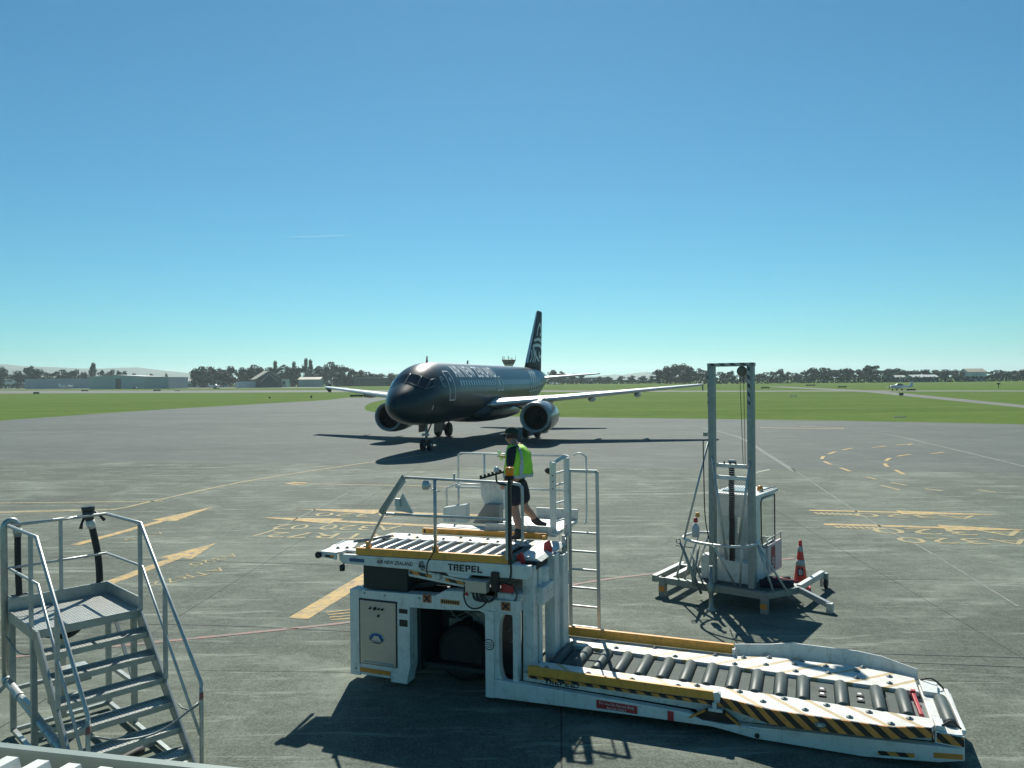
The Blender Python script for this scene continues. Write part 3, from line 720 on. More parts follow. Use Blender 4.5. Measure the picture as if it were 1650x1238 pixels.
e = M().lathe([(.001, -.004), (.088, -.004), (.088, .004)], (0, 0, 0), 'y', 32); e.xform(Matrix.Translation((.47, -.022, .705)) @ Matrix.Diagonal((1.35, 1, .82, 1)))
e.build('maker_badge', BLUE, pn)
M().prism([(.39, .675), (.45, .755), (.475, .735), (.50, .755), (.56, .675)], 'y', -.029, -.024).prism([(.38, .655), (.57, .655), (.56, .668), (.39, .668)], 'y', -.029, -.024).build('badge_mountain', ALU, pn)
M().tube((.25, -.02, .33), (.75, -.02, .33), .012).build('door_handle_bar', STEEL, pn)
M().box(.86, 1.0, -.008, 0, 1.125, 1.19).box(.865, 1.0, -.008, 0, .93, 1.03).build('data_plates', BLK, ld)
for x in (1.33, 2.58):
    s = M().box(x-.07, x+.07, -.004, .006, 1.325 if x < 2 else 1.33, 1.445 if x < 2 else 1.45).build('warning_sign', mat('warning_sign_orange', (.42, .14, .06), .5), ld)
    zc = 1.385 if x < 2 else 1.39
    M().bar((x-.045, -.008, zc-.04), (x+.045, -.008, zc+.04), .006, .022).bar((x-.045, -.009, zc+.04), (x+.045, -.009, zc-.04), .006, .022).box(x-.018, x+.018, -.010, -.005, zc-.02, zc+.03).build('warning_symbol', BLK, s)
pl = M().box(1.55, 1.86, -.002, .006, 1.335, 1.40).build('maker_plate', mat('plate_orange', (.5, .25, .05), .5), ld)
lb = M()
for i in range(8): lb.box(1.567+.036*i, 1.592+.036*i, -.006, -.003, 1.348, 1.388)
lb.build('plate_marks', BLK, pl)
for x, z, r in ((2.33, .83, .075),):
    M().path([(x+r*cos(a*pi/12), -.035, z+r*sin(a*pi/12)) for a in range(24)], .006, 6, closed=True).box(x-.045, x+.045, -.036, -.031, z+.02, z+.028).box(x-.05, x+.05, -.036, -.031, z-.01, z-.002).box(x-.04, x+.04, -.036, -.031, z-.04, z-.032).build('round_label', BLK, ld)
# --- hydraulic tank and lifting scissors
M().box(.2, .97, .06, 1.5, 1.42, 1.80).build('hydraulic_tank', DARK, ld, bevel=.02)
for yy in (.10, 1.45):
    ar = M().prism([(.93, 1.80), (2.15, 1.655), (2.15, 1.545), (.93, 1.665)], 'y', yy, yy+.10).build('scissor_arm', WHITE, ld, bevel=.01)
    M().prism([(.99, 1.755), (1.36, 1.712), (1.36, 1.665), (.99, 1.702)], 'y', yy-.004, yy).prism([(1.58, 1.690), (2.02, 1.637), (2.02, 1.592), (1.58, 1.64)], 'y', yy-.004, yy).build('hazard_tape', HAZ, ar)
    M().lathe([(.001, -.03), (.05, -.03), (.06, .0)], (1.47, yy, 1.70), 'y', 16).build('pivot_pin', WHITE2, ar)
for yy in (.28, 1.3): M().prism([(.96, 1.50), (2.2, 1.78), (2.2, 1.70), (.96, 1.43)], 'y', yy, yy+.09).build('scissor_arm', DARK, ld)
M().tube((1.2, .8, 1.46), (2.0, .8, 1.78), .05).build('lift_cylinder', GALV, ld)
# --- electrical box and cables
eb = M().box(2.02, 2.345, -.16, -.01, 1.585, 1.745).build('junction_box', STAIN, ld, bevel=.008)
M().box(2.0, 2.36, -.17, .0, 1.745, 1.755).build('box_lid', STEEL, eb)
g = M()
for x in (2.11, 2.17, 2.23, 2.29): g.tube((x, -.085, 1.585), (x, -.085, 1.55), .016, 8)
g.build('cable_glands', BLK, eb)
for x in (2.11, 2.17, 2.23, 2.29):
    M().path(smooth3([(x, -.085, 1.56), (x+.01, -.09, 1.51), (x+.06, -.10, 1.47), (2.36, -.10, 1.465), (2.44, -.09, 1.52), (2.465, -.08, 1.62), (2.46, -.06, 1.78), (2.45, .0, 1.86)]), .015, 8).build('cable', RUB, ld)
M().path(smooth3([(1.985, -.08, 1.66), (1.97, -.09, 1.5), (2.02, -.10, 1.39), (2.12, -.11, 1.345), (2.24, -.10, 1.375), (2.33, -.09, 1.46)]), .012, 8).build('cable', RUB, ld)
M().box(2.38, 2.50, -.07, .0, 1.60, 1.88).build('cable_duct', BLK, ld, bevel=.01)
M().path(smooth3([(2.66, -.02, 2.6), (2.67, -.03, 2.1), (2.68, -.04, 1.9), (2.66, -.05, 1.79), (2.58, -.06, 1.74), (2.48, -.05, 1.75)]), .014, 8).build('cable', RUB, ld)
M().path(smooth3([(1.47, -.01, 2.3), (1.47, -.02, 2.12), (1.42, -.03, 2.02), (1.36, -.035, 1.92), (1.345, -.03, 1.80), (1.36, -.02, 1.74)]), .009, 8).build('cable', RUB, ld)
M().path(smooth3([(2.5, .1, 1.68), (2.62, .02, 1.70), (2.7, .02, 1.66), (2.74, .03, 1.56), (2.70, .02, 1.45)]), .01, 8).build('cable', RUB, ld)
M().prism([(1.93, 1.49), (2.01, 1.49), (1.97, 1.56)], 'y', -.002, .005).build('warning_triangle', RED, ld)
M().box(2.50, 2.68, .02, .08, 1.58, 1.70).build('emergency_box', RED, ld, bevel=.01)
M().box(2.42, 2.80, .06, .5, 1.46, 1.56).build('pump_cover', WHITE2, ld, bevel=.02)
# --- upper deck (rises a little to the right)
def zd(u): return .017*(u+.17)
f = M()
f.prism([(-.17, 1.845), (-.10, 1.80), (2.90, 1.80), (2.97, 1.86), (2.97, 2.0), (2.6, 1.995), (-.17, 1.94)], 'y', -.03, .05)
f.prism([(-.17, 1.845), (-.10, 1.80), (2.70, 1.80), (2.70, 1.99), (-.17, 1.94)], 'y', 1.52, 1.60)
f.box(-.17, -.10, .05, 1.52, 1.83, 1.93).box(2.62, 2.70, .05, 1.52, 1.82, 1.97)
f.prism([(1.65, 1.80), (2.05, 1.80), (2.0, 1.73), (1.7, 1.75)], 'y', -.02, .1)
beam = f.build('deck_beam', WHITE, ld, bevel=.01)
M().box(.02, .28, -.036, -.03, 1.845, 1.895).build('blue_label', BLUE, beam)
text_on('operator_lettering', 'AIR NEW ZEALAND', .078, BLK, beam, (.50, -.034, 1.852), (1, 0, .006), (0, 0, 1), shear=.25, sx=.88, bold=.0012)
kx, kz = 1.265, 1.882
m = M(); m.path([(kx-.04, -.036, kz-.015), (kx-.035, -.036, kz+.03), (kx, -.036, kz+.055), (kx+.03, -.036, kz+.04)], .007, 6).path([(kx-.05, -.036, kz-.01), (kx+.05, -.036, kz-.01)], .007, 6).path([(kx-.05, -.036, kz-.028), (kx+.045, -.036, kz-.028), (kx+.05, -.036, kz-.05), (kx+.01, -.036, kz-.065), (kx-.02, -.036, kz-.05)], .007, 6).path([(kx-.02, -.036, kz+.005), (kx+.01, -.036, kz+.025), (kx+.03, -.036, kz+.005)], .006, 6)
m.build('operator_emblem', BLK, beam)
# maker's lettering in stencil letters
def stencil(name, parent, x, y, z, h, w, gap, slope=0.0):
    L3 = {'T': [(0, .8, 1, 1), (.36, 0, .66, .74)], 'R': [(0, 0, .3, 1), (.36, .78, .95, 1), (.68, .48, .98, .78), (.36, .42, .8, .56), (.62, 0, .95, .38)], 'E': [(0, 0, .3, 1), (.36, .8, .95, 1), (.36, .42, .85, .60), (.36, 0, .95, .2)],
          'P': [(0, 0, .3, 1), (.36, .78, .92, 1), (.66, .50, .95, .78), (.36, .38, .9, .54)], 'L': [(0, 0, .3, 1), (.36, 0, .95, .22)]}
    m = M(); cx = x
    for ch in 'TREPEL':
        for a, b, c, d in L3[ch]:
            m.box(cx+a*w, cx+c*w, y, y+.004, z+slope*(cx-x)+b*h, z+slope*(cx-x)+d*h)
        cx += w+gap
    return m.build(name, BLK, parent)
stencil('maker_lettering', beam, 1.69, -.036, 1.842, .095, .080, .014)
f = M(); f.path([(-.085, -.02, 1.80), (-.09, -.05, 1.77)], .012); f.build('lamp_bracket', BLK, beam)
M().lathe([(.01, -.05), (.04, -.045), (.045, .03), (.02, .05)], (-.10, -.05, 1.74), 'z', 14).build('work_lamp', BLK, ld)
# left tip
f = M(); f.prism([(-.45, -.12), (-.17, -.13), (-.12, -.02), (-.12, .32), (-.30, .78), (-.50, .70)], 'z', 1.955, 1.985); tipm = f.build('deck_tip_plate', WHITE2, ld, bevel=.005)
M().prism([(-.43, 1.955), (-.43, 1.90), (-.17, 1.87), (-.17, 1.955)], 'y', -.12, -.08).build('tip_side', WHITE, tipm)
M().prism([(-.36, 1.94), (-.36, 1.905), (-.20, 1.895), (-.20, 1.935)], 'y', -.124, -.12).build('hazard_tape', HAZ, tipm)
M().lathe([(.01, -.06), (.05, -.06), (.05, .05), (.01, .05)], (-.47, -.10, 1.93), 'y', 16).build('tip_roller', RUB, tipm)
M().tube((-.46, .0, 1.95), (-.58, .75, 1.955), .03).build('tip_roller', ROLL_S, tipm)
M().tube((-.32, .62, 1.985), (.12, 1.05, 2.03), .026, 10).build('edge_roller', ROLL_S, tipm)
# deck plates, rollers, casters
f = M(); f.box(-.12, 2.62, .05, 1.52, 1.86, 1.90).build('deck_pan', PLATE, ld)
DKS = stripe_mat('deck_white_tan', (.74, .74, .70), (.50, .40, .27), (1, .6, 0), .42, .80)
f = M()
f.hull8([(-.12, 1.08, 1.955), (2.62, 1.14, 2.0), (2.62, 1.52, 2.0), (-.12, 1.52, 1.955)], [(-.12, 1.08, 1.985), (2.62, 1.14, 2.03), (2.62, 1.52, 2.03), (-.12, 1.52, 1.985)])
f.build('deck_far_plate', DKS, ld)
f = M().hull8([(-.12, .10, 1.95), (2.50, .10, 1.99), (2.50, .24, 1.99), (-.12, .24, 1.95)], [(-.12, .10, 1.98), (2.50, .10, 2.02), (2.50, .24, 2.02), (-.12, .24, 1.98)]); f.build('deck_near_plate', WHITE2, ld)
M().hull8([(2.50, .10, 1.96), (2.64, .10, 1.96), (2.64, 1.5, 1.96), (2.50, 1.12, 1.96)], [(2.50, .10, 2.025), (2.64, .10, 2.025), (2.64, 1.5, 2.025), (2.50, 1.12, 2.025)]).build('deck_end_plate', PLATE, ld)
r0 = M().lathe([(.015, .24), (.045, .25), (.052, .27), (.052, 1.05), (.045, 1.07), (.015, 1.08)], (0, 0, 0), 'y', 18).build('deck_roller', ROLL_S, ld)
r0.location = (.02, 0, 1.962)
part_copies(r0, [(.212*i, 0, .0036*i) for i in range(1, 12)])
s0 = M().box(-.045, .045, .25, 1.07, 1.905, 1.955).build('roller_gap_highlight', WHITE2, ld); s0.location = (.126, 0, 0)  # added pale plates paint in the bright highlights between the rollers
part_copies(s0, [(.212*i, 0, .0036*i) for i in range(1, 11)])
c0 = M().lathe([(.034, -.004), (.034, .006), (.018, .008), (.016, .020), (.001, .028)], (0, 0, 0), 'z', 12).build('ball_caster', GALV, ld)
c0.location = (.05, 1.22, 1.99)
offs = [(.24*i, .16*(i % 2), .0041*i) for i in range(1, 11)]+[(-.35, -1.08, 0), (-.22, -1.02, 0)]
part_copies(c0, offs)
# guide rails
gr = M().hull8([(.13, -.03, 1.955), (2.65, -.03, 2.0), (2.65, .03, 2.0), (.13, .03, 1.955)], [(.13, -.03, 2.06), (2.65, -.03, 2.11), (2.65, .03, 2.11), (.13, .03, 2.06)])
gr.hull8([(.17, .03, 1.99), (2.55, .03, 2.035), (2.55, .10, 2.035), (.17, .10, 1.99)], [(.17, .03, 2.01), (2.55, .03, 2.055), (2.55, .10, 2.055), (.17, .10, 2.01)])
gr.box(2.58, 2.65, -.03, .10, 2.05, 2.17).box(.30, .36, -.02, .05, 2.05, 2.16).box(1.43, 1.51, -.02, .05, 2.05, 2.17)
gr.build('guide_rail', YEL, ld, bevel=.006)
gr = M().hull8([(.44, 1.56, 2.0), (2.66, 1.60, 2.03), (2.66, 1.66, 2.03), (.44, 1.62, 2.0)], [(.44, 1.56, 2.09), (2.66, 1.60, 2.13), (2.66, 1.66, 2.13), (.44, 1.62, 2.09)])
gr.box(2.60, 2.66, 1.54, 1.66, 2.03, 2.10)
gr = gr.build('guide_rail', YEL, ld, bevel=.006)
M().box(.47, .50, 1.553, 1.56, 2.01, 2.08).box(2.58, 2.61, 1.58, 1.60, 2.04, 2.11).build('rail_clamp', BLK, gr)
# --- guard rail on the near side (grey tube)
g = M(); T = .022
g.path([(.32, 0, 2.08), (.62, 0, 2.62), (.985, 0, 3.165)], T, 10)
g.path(smooth3([(.985, 0, 3.165), (1.0, 0, 3.165)])[:1]+[(.96, 0, 3.165), (2.70, 0, 3.145), (2.80, 0, 3.13), (2.84, 0, 3.09), (2.845, 0, 3.0), (2.845, .0, 2.35), (2.80, 0, 2.30)], T, 10)
g.path([(.62, 0, 2.62), (.66, 0, 2.60), (2.64, 0, 2.625)], T, 10)
g.tube((1.475, 0, 2.05), (1.475, 0, 3.15), .026, 10).tube((1.48, 0, 2.62), (1.478, 0, 2.63), .03)
g.bar((2.62, 0, 2.06), (2.62, 0, 3.15), .065, .05, (1, 0, 0))
g.tube((1.79, 0, 3.14), (1.79, 0, 3.25), .014)
g.build('guard_rail', STEEL, ld)
fl = M(); fl.hull8([(.545, -.05, 2.64), (.60, -.05, 2.60), (.60, -.02, 2.60), (.545, -.02, 2.64)], [(.96, -.05, 3.21), (1.0, -.05, 3.17), (1.0, -.02, 3.17), (.96, -.02, 3.21)])
fl.build('rail_bumper', GALV, ld)
g = M(); g.prism([(.78, 2.66), (1.10, 2.62), (.92, 2.92)], 'y', .03, .05); g.path([(.64, .02, 2.68), (.98, .02, 3.12)], .016).box(.80, .88, .0, .05, 2.72, 2.84)
g.build('rail_hinge_plate', ALU, ld)
g = M().lathe([(.02, -.07), (.075, -.05), (.07, .02), (.02, .06)], (1.36, -.02, 3.06), 'x', 14); g.path([(1.44, -.03, 3.02), (1.5, -.03, 2.99), (1.57, -.03, 2.99)], .01)
g.build('work_lamp', ALU, ld)
# beacon post
g = M().bar((2.665, -.03, 2.0), (2.665, -.03, 3.22), .045, .045, (1, 0, 0)); g.build('beacon_post', BLK, ld)
M().lathe([(.07, 3.20), (.075, 3.24), (.05, 3.26)], (2.665, -.03, 0), 'z', 16).build('beacon_base', BLK, ld)
M().lathe([(.058, 3.255), (.062, 3.34), (.055, 3.37), (.01, 3.375)], (2.665, -.03, 0), 'z', 18).build('beacon', mat('amber_beacon', (.85, .26, .01), .25, 0, .1, 10), ld)
g = M().path(smooth3([(2.62, -.03, 3.12), (2.52, -.03, 3.13), (2.47, -.03, 3.17), (2.46, -.03, 3.27)]), .014, 8)
g.bar((2.22, -.05, 3.20), (2.56, .02, 3.30), .02, .03)
for k in range(6): g.box(2.22+.06*k, 2.245+.06*k, -.06, -.03, 3.19+.018*k, 3.25+.018*k)
g.build('indicator_bracket', BLK, ld)
M().lathe([(.035, -.03), (.045, .0), (.03, .04), (.005, .045)], (2.47, -.03, 3.33), 'z', 14).build('camera_dome', mat('pale_plastic', (.55, .57, .56), .3), ld)
# --- operator's platform beyond the deck
f = M(); f.box(1.55, 2.78, 1.72, 3.0, 2.06, 2.12).box(1.55, 2.72, 1.70, 1.74, 2.06, 2.22).box(.55, 1.55, 1.74, 2.05, 2.04, 2.09).box(2.0, 2.78, 2.98, 3.02, 2.12, 2.3)
pf = f.build('operator_platform', WHITE2, ld, bevel=.006)
f = M(); f.box(1.6, 2.72, 1.8, 2.94, 2.121, 2.128).build('tread_plate', ALU, pf)
WT = .020; g = M()
g.path([(.46, 3.0, 2.05), (.46, 3.0, 3.21), (.50, 3.0, 3.24), (2.60, 3.0, 3.245)], WT, 8).path([(.40, 3.0, 2.60), (2.60, 3.0, 2.63)], WT, 8).tube((.99, 3.0, 2.05), (.99, 3.0, 3.24), WT, 8)
g.path([(2.60, 3.0, 3.245), (2.62, 1.98, 3.24), (2.62, 1.98, 2.05)], WT, 8)
g.path([(.21, 3.0, 1.95), (.21, 3.0, 2.57), (.45, 3.0, 2.66), (1.0, 3.0, 2.66), (1.03, 3.0, 2.6), (1.03, 3.0, 2.05), (.21, 3.0, 2.02)], WT, 8)
g.build('platform_rail', WHITE, ld)
M().prism([(.35, 2.02), (.80, 2.02), (.80, 2.36), (.35, 2.28)], 'y', 2.55, 2.75).build('hose_cover', WHITE, ld, bevel=.01)
g = M().tube((.62, 2.65, 2.3), (.62, 2.65, 2.66), .02).box(.60, .64, 2.62, 2.68, 2.66, 2.70); g.build('level_switch', WHITE, ld)
# control console
f = M(); f.prism([(1.20, 2.80), (1.62, 2.80), (1.66, 2.35), (1.36, 2.30), (1.22, 2.55)], 'y', 2.30, 2.55); con = f.build('control_console', WHITE, ld, bevel=.015)
M().prism([(1.16, 2.13), (1.66, 2.13), (1.66, 2.47), (1.40, 2.47)], 'y', 2.05, 2.25).build('console_skirt', mat('grey_panel', (.20, .22, .215), .5), con, bevel=.01)
M().box(1.30, 1.55, 2.28, 2.56, 2.80, 2.815).build('console_top', BLK, con)
# gate uprights, mirror and rounded guard by the ladder
g = M(); g.box(2.60, 2.70, 1.96, 2.02, 2.0, 3.24).box(2.80, 2.89, 2.10, 2.16, 2.0, 3.30); g.hull8([(2.60, 1.96, 3.22), (2.70, 1.96, 3.22), (2.70, 2.02, 3.22), (2.60, 2.02, 3.22)], [(2.80, 2.10, 3.36), (2.89, 2.10, 3.33), (2.89, 2.16, 3.33), (2.80, 2.16, 3.36)])
for z in (2.25, 2.55, 2.85, 3.05): g.bar((2.68, 2.0, z), (2.82, 2.12, z+.04), .03, .03)
gt = g.build('platform_gate', WHITE, ld, bevel=.006)
g = M()
for z in (2.92, 3.02, 2.80): g.lathe([(.001, -.01), (.012, -.008), (.012, .01)], (2.66, 1.96, z), 'y', 8)
g.build('gate_bolts', BLK, gt)
M().path(smooth3([(2.9, 2.35, 3.33), (3.0, 2.35, 3.36), (3.10, 2.35, 3.32), (3.12, 2.35, 3.2), (3.12, 2.35, 2.3), (3.08, 2.35, 2.18)]), .016, 8).build('rounded_guard', WHITE, ld)
M().lathe([(.01, -.08), (.05, -.04), (.075, .04), (.07, .05), (.01, .04)], (2.55, 2.1, 3.08), 'x', 14).build('mirror', BLK, ld)
M().path([(2.55, 2.1, 3.08), (2.62, 2.03, 3.12), (2.62, 2.0, 3.16)], .01).build('mirror_arm', BLK, ld)
# --- lift mast at the front of the deck
for x0, x1, y0, y1, zt in ((2.76, 2.93, .20, .36, 1.93), (2.80, 2.94, .42, .56, 1.86), (2.90, 3.06, .78, 1.02, 1.98), (2.94, 3.10, 1.08, 1.34, 1.92)):
    f = M(); f.box(x0, x1, y0, y0+.035, .12, zt).box(x0, x1, y1-.035, y1, .12, zt).box(x1-.03, x1, y0+.035, y1-.035, .12, zt); f.build('mast_rail', WHITE, ld, bevel=.006)
M().box(2.70, 3.05, .3, 1.3, 1.36, 1.62).build('mast_carriage', WHITE2, ld, bevel=.03)
M().box(2.66, 2.95, .32, 1.2, 1.86, 1.98).build('mast_head', DARK, ld, bevel=.02)
M().hull8([(2.62, .35, 1.98), (3.0, .35, 1.98), (3.02, 1.5, 2.0), (2.62, 1.5, 2.0)], [(2.64, .35, 2.02), (2.92, .35, 2.02), (2.95, 1.5, 2.04), (2.62, 1.5, 2.04)]).build('transfer_plate', WHITE2, ld)
for x, y, z in ((2.72, .30, 1.92), (2.95, .85, 2.0)):
    f = M(); f.prism([(x-.07, z-.22), (x+.07, z-.22), (x+.09, z-.08), (x+.03, z-.05), (x+.045, z+.06), (x, z+.19), (x-.08, z+.14), (x-.10, z-.05)], 'y', y, y+.05); f.box(x-.02, x+.10, y-.02, y+.08, z-.16, z-.09)
    f.build('red_locking_hook', RED, ld, bevel=.012)
f = M(); f.path(smooth3([(2.72, .5, 1.9), (2.8, .5, 1.98), (2.88, .6, 1.92), (2.86, .7, 1.80), (2.92, .9, 1.76)]), .018, 8).path(smooth3([(2.95, 1.2, 1.9), (3.05, 1.3, 1.75), (3.0, 1.4, 1.66)]), .012, 6).lathe([(.01, -.06), (.06, -.05), (.06, .05), (.01, .06)], (2.78, .62, 1.94), 'y', 14)
f.build('lock_linkage', GALV, ld)
M().lathe([(.01, 1.45), (.10, 1.5), (.15, 1.6), (.15, 1.82), (.12, 1.86)], (2.86, .66, 0), 'z', 18).build('lift_motor', WHITE2, ld)
# chain hoses beside the mast
for k in range(4): M().path(smooth3([(2.72+.02*k, .30+.05*k, 1.35), (2.74+.02*k, .25+.05*k, 1.0), (2.72+.02*k, .28+.05*k, .6), (2.76, .3+.05*k, .3)]), .016, 6).build('hydraulic_hose', RUB, ld)
# --- ladder
g = M()
for x in (2.89, 3.37): g.bar((x, 2.17, .46), (x-.01 if x < 3 else x-.015, 2.17, 3.09), .035, .05, (1, 0, 0))
g.bar((2.88, 2.17, 3.085), (3.36, 2.17, 3.085), .035, .05)
for z in (2.06, 1.75, 1.45, 1.145, .84, .50): g.bar((2.89, 2.17, z), (3.37, 2.17, z), .03, .03)
g.build('ladder', ALU, ld)
g = M()
g.bar((2.99, 1.46, .82), (2.99, 1.46, 2.15), .03, .05, (1, 0, 0)).bar((2.93, 1.80, .70), (2.93, 1.80, 2.25), .03, .04, (1, 0, 0))
for z in (.85, 1.08, 1.55, 1.80, 2.02): g.bar((2.99, 1.46, z), (2.93, 1.80, z+.07), .03, .03)
g.box(2.82, 2.95, 1.55, 1.95, 1.28, 1.46)
g.build('side_ladder', STEEL, ld)
# --- front bridge
f = M()
f.prism([(2.40, .075), (4.5, .12), (5.42, .125), (5.62, .10), (5.95, .055), (7.2, .035), (8.0, .10), (8.27, .16), (8.27, .30), (7.9, .285), (6.2, .215), (5.95, .20), (5.75, .20), (5.62, .175), (5.30, .19), (5.12, .26), (4.2, .29), (3.0, .325), (2.40, .335)], 'y', -.03, .08)
f.prism([(2.76, .10), (8.1, .08), (8.1, .30), (2.76, .33)], 'y', 1.55, 1.65)
f.box(8.02, 8.27, .08, 1.55, .12, .30)
br = f.build('bridge_side_beam', WHITE, ld, bevel=.01)
M().prism([(7.95, .21), (8.25, .235), (8.25, .175), (7.95, .15)], 'y', -.036, -.03).build('reflector_strip', ORANGE, br)
M().prism([(7.36, .135), (7.75, .165), (7.75, .115), (7.36, .085)], 'y', -.036, -.03).build('hazard_tape', HAZ, br)
sg_ = M().hull8([(3.90, -.034, .15), (4.46, -.034, .145), (4.46, -.03, .145), (3.90, -.03, .15)], [(3.90, -.034, .262), (4.46, -.034, .25), (4.46, -.03, .25), (3.90, -.03, .262)]).build('red_notice', RED, br)
text_on('notice_lettering', 'For Use On Narrow Body\nAircraft ONLY', .052, mat('notice_white', (.6, .6, .58), .5), sg_, (4.18, -.038, .206), (1, 0, -.02), (0, 0, 1), align='CENTER', sx=.86)
M().box(4.86, 4.94, -.034, -.03, .125, .25).build('red_label', RED, br)
M().lathe([(.001, -.02), (.03, -.018), (.03, .0)], (5.98, -.03, .10), 'y', 12).build('side_bolt', BLK, br)
# recessed web and hinge pocket
f = M(); f.prism([(2.8, .33), (5.2, .27), (5.3, .19), (5.75, .19), (6.0, .2), (7.95, .29), (7.95, .40), (2.8, .44)], 'y', .10, .14); f.build('bridge_web', WHITE2, ld)
stencil('maker_lettering', ld, 3.12, .092, .335, .07, .062, .014, -.02)
M().path([(3.58+.035*cos(a*pi/8), .094, .36+.03*sin(a*pi/8)) for a in range(16)], .006, 6, closed=True).build('maker_emblem', BLK, ld)
hp = M().prism([(5.16, .19), (5.36, .315), (5.58, .315), (5.76, .19)], 'y', -.005, .095).build('hinge_pocket', BLK, ld)
M().bar((5.14, -.02, .20), (5.34, -.02, .325), .05, .02).bar((5.60, -.02, .32), (5.78, -.02, .185), .05, .02).build('pocket_edge', ORANGE, hp)
M().box(5.38, 5.56, -.05, .04, .325, .365).tube((5.46, -.02, .34), (5.46, -.02, .44), .03).build('hinge_block', WHITE2, hp, bevel=.008)
M().bar((4.98, -.035, .215), (5.16, -.035, .19), .03, .012).build('edge_lip', WHITE, hp); M().bar((5.76, -.035, .19), (6.0, -.035, .17), .03, .012).build('edge_lip', WHITE, hp)
# deck of the bridge
BST = stripe_mat('bridge_white_tan', (.74, .74, .70), (.56, .43, .24), (1, .95, 0), .46, .80)
BST2 = stripe_mat('bridge_white_tan_far', (.74, .74, .70), (.56, .43, .24), (1, -1.05, 0), .46, .80)
f = M(); f.prism([(2.93, .04), (5.45, .04), (5.62, .02), (6.15, -.13), (6.4, -.15), (7.5, -.16), (7.75, -.06), (7.93, -.03), (7.97, .05), (7.97, .235), (5.5, .37), (2.93, .45)], 'z', .44, .50)
f.build('bridge_near_plate', BST, ld)
f = M(); f.prism([(3.0, 1.28), (5.5, 1.18), (7.93, 1.07), (7.93, 1.55), (7.5, 1.74), (7.2, 1.80), (6.1, 1.80), (5.6, 1.66), (3.0, 1.66)], 'z', .44, .50)
f.build('bridge_far_plate', BST2, ld)
HZ2 = stripe_mat('bridge_hazard', (.02, .02, .022), (.66, .28, .06), (1, 0, 1.1), .20, .5)
f = M(); f.hull8([(2.90, .02, .405), (5.52, .02, .385), (5.52, .05, .385), (2.90, .05, .405)], [(2.90, .02, .438), (5.52, .02, .425), (5.52, .05, .425), (2.90, .05, .438)]); f.build('hazard_strip', HZ2, ld)
f = M(); P_ = [(5.48, .01, .395), (5.62, .0, .375), (6.12, -.155, .325), (6.4, -.175, .32), (7.5, -.185, .36), (7.75, -.085, .375), (7.93, -.05, .385)]
for a, b in zip(P_, P_[1:]):
    f.hull8([(a[0], a[1], a[2]), (b[0], b[1], b[2]), (b[0], b[1]+.02, b[2]), (a[0], a[1]+.02, a[2])], [(a[0], a[1], .50), (b[0], b[1], .50), (b[0], b[1]+.02, .50), (a[0], a[1]+.02, .50)])
hz = f.build('hazard_skirt', HZ2, ld)
e = M().lathe([(.001, -.006), (.045, -.006), (.045, .004)], (0, 0, 0), 'y', 24); e.xform(Matrix.Translation((6.72, -.182, .405)) @ Matrix.Diagonal((1.5, 1, .85, 1))); e.build('maker_badge', GALV, hz)
M().prism([(6.68, .39), (6.71, .425), (6.73, .41), (6.76, .39)], 'y', -.194, -.189).build('badge_mountain', ALU, hz)
# roller channel
f = M(); f.prism([(2.95, .43), (5.5, .35), (7.97, .215), (7.97, 1.09), (5.5, 1.20), (3.0, 1.30)], 'z', .36, .40); f.build('roller_channel', mat('channel_grey', (.11, .13, .125), .55, 0, .2, 6), ld)
r1 = M().lathe([(.02, -.40), (.070, -.395), (.082, -.375), (.082, .375), (.070, .395), (.02, .40)], (0, 0, 0), 'y', 20).build('bridge_roller', ROLL_M, ld)
def chan(u): return .865-.045*(u-3.1)
xs = [3.14+.31*i for i in range(11)]+[6.52, 6.99, 7.42, 7.72]
r1.location = (xs[0], chan(xs[0]), .455); part_copies(r1, [(x-xs[0], chan(x)-chan(xs[0]), 0) for x in xs[1:]])
s1 = M().box(-.064, .064, -.385, .385, .42, .452).build('channel_plate', PLATE, ld)
s1.location = (xs[0]+.155, chan(xs[0]+.155), 0); part_copies(s1, [(.31*i, -.045*.31*i, 0) for i in range(1, 10)]+[(4.30, -.19, 0)])
for x, hasb in ((6.36-.12, False),):
    pass
for x0, x1, blocks in ((6.31, 6.43, 0), (6.61, 6.90, 2), (7.08, 7.34, 2)):
    c = chan((x0+x1)/2); p = M().box(x0, x1, c-.385, c+.385, .42, .455).build('channel_plate', PLATE, ld)
    if blocks:
        xm = (x0+x1)/2
        for yy in (-.12, .05):
            q = M().box(xm-.045, xm+.045, c+yy, c+yy+.12, .455, .475).build('drive_unit', RUB, p, bevel=.004)
            M().box(xm-.025, xm+.02, c+yy+.03, c+yy+.09, .475, .483).build('drive_cap', ALU, p)
M().bar((7.87, .30, .49), (7.85, .98, .50), .045, .05).box(7.82, 7.88, .95, 1.01, .48, .55).build('red_stop', RED, ld, bevel=.008)
cb = M().lathe([(.042, -.006), (.042, .004), (.022, .006), (.018, .018), (.001, .026)], (0, 0, 0), 'z', 12).build('ball_caster', GALV, ld)
pts = [(3.1+.62*i, .24-.01*i) for i in range(4)]+[(5.2, .30), (5.75, .28), (6.05, .06), (6.30, .24), (6.55, -.02), (6.80, .21), (7.05, -.06), (7.28, .17), (7.5, -.09), (7.72, .14)]
pts += [(3.15, 1.36), (3.5, 1.58), (3.85, 1.36), (4.4, 1.56), (4.75, 1.30), (5.3, 1.54), (5.6, 1.28), (5.7, 1.58), (6.02, 1.40), (6.05, 1.70), (6.42, 1.28), (6.40, 1.55), (6.5, 1.72), (6.85, 1.36), (6.82, 1.62), (7.2, 1.30), (7.22, 1.56), (7.30, 1.74), (7.6, 1.25), (7.62, 1.5)]
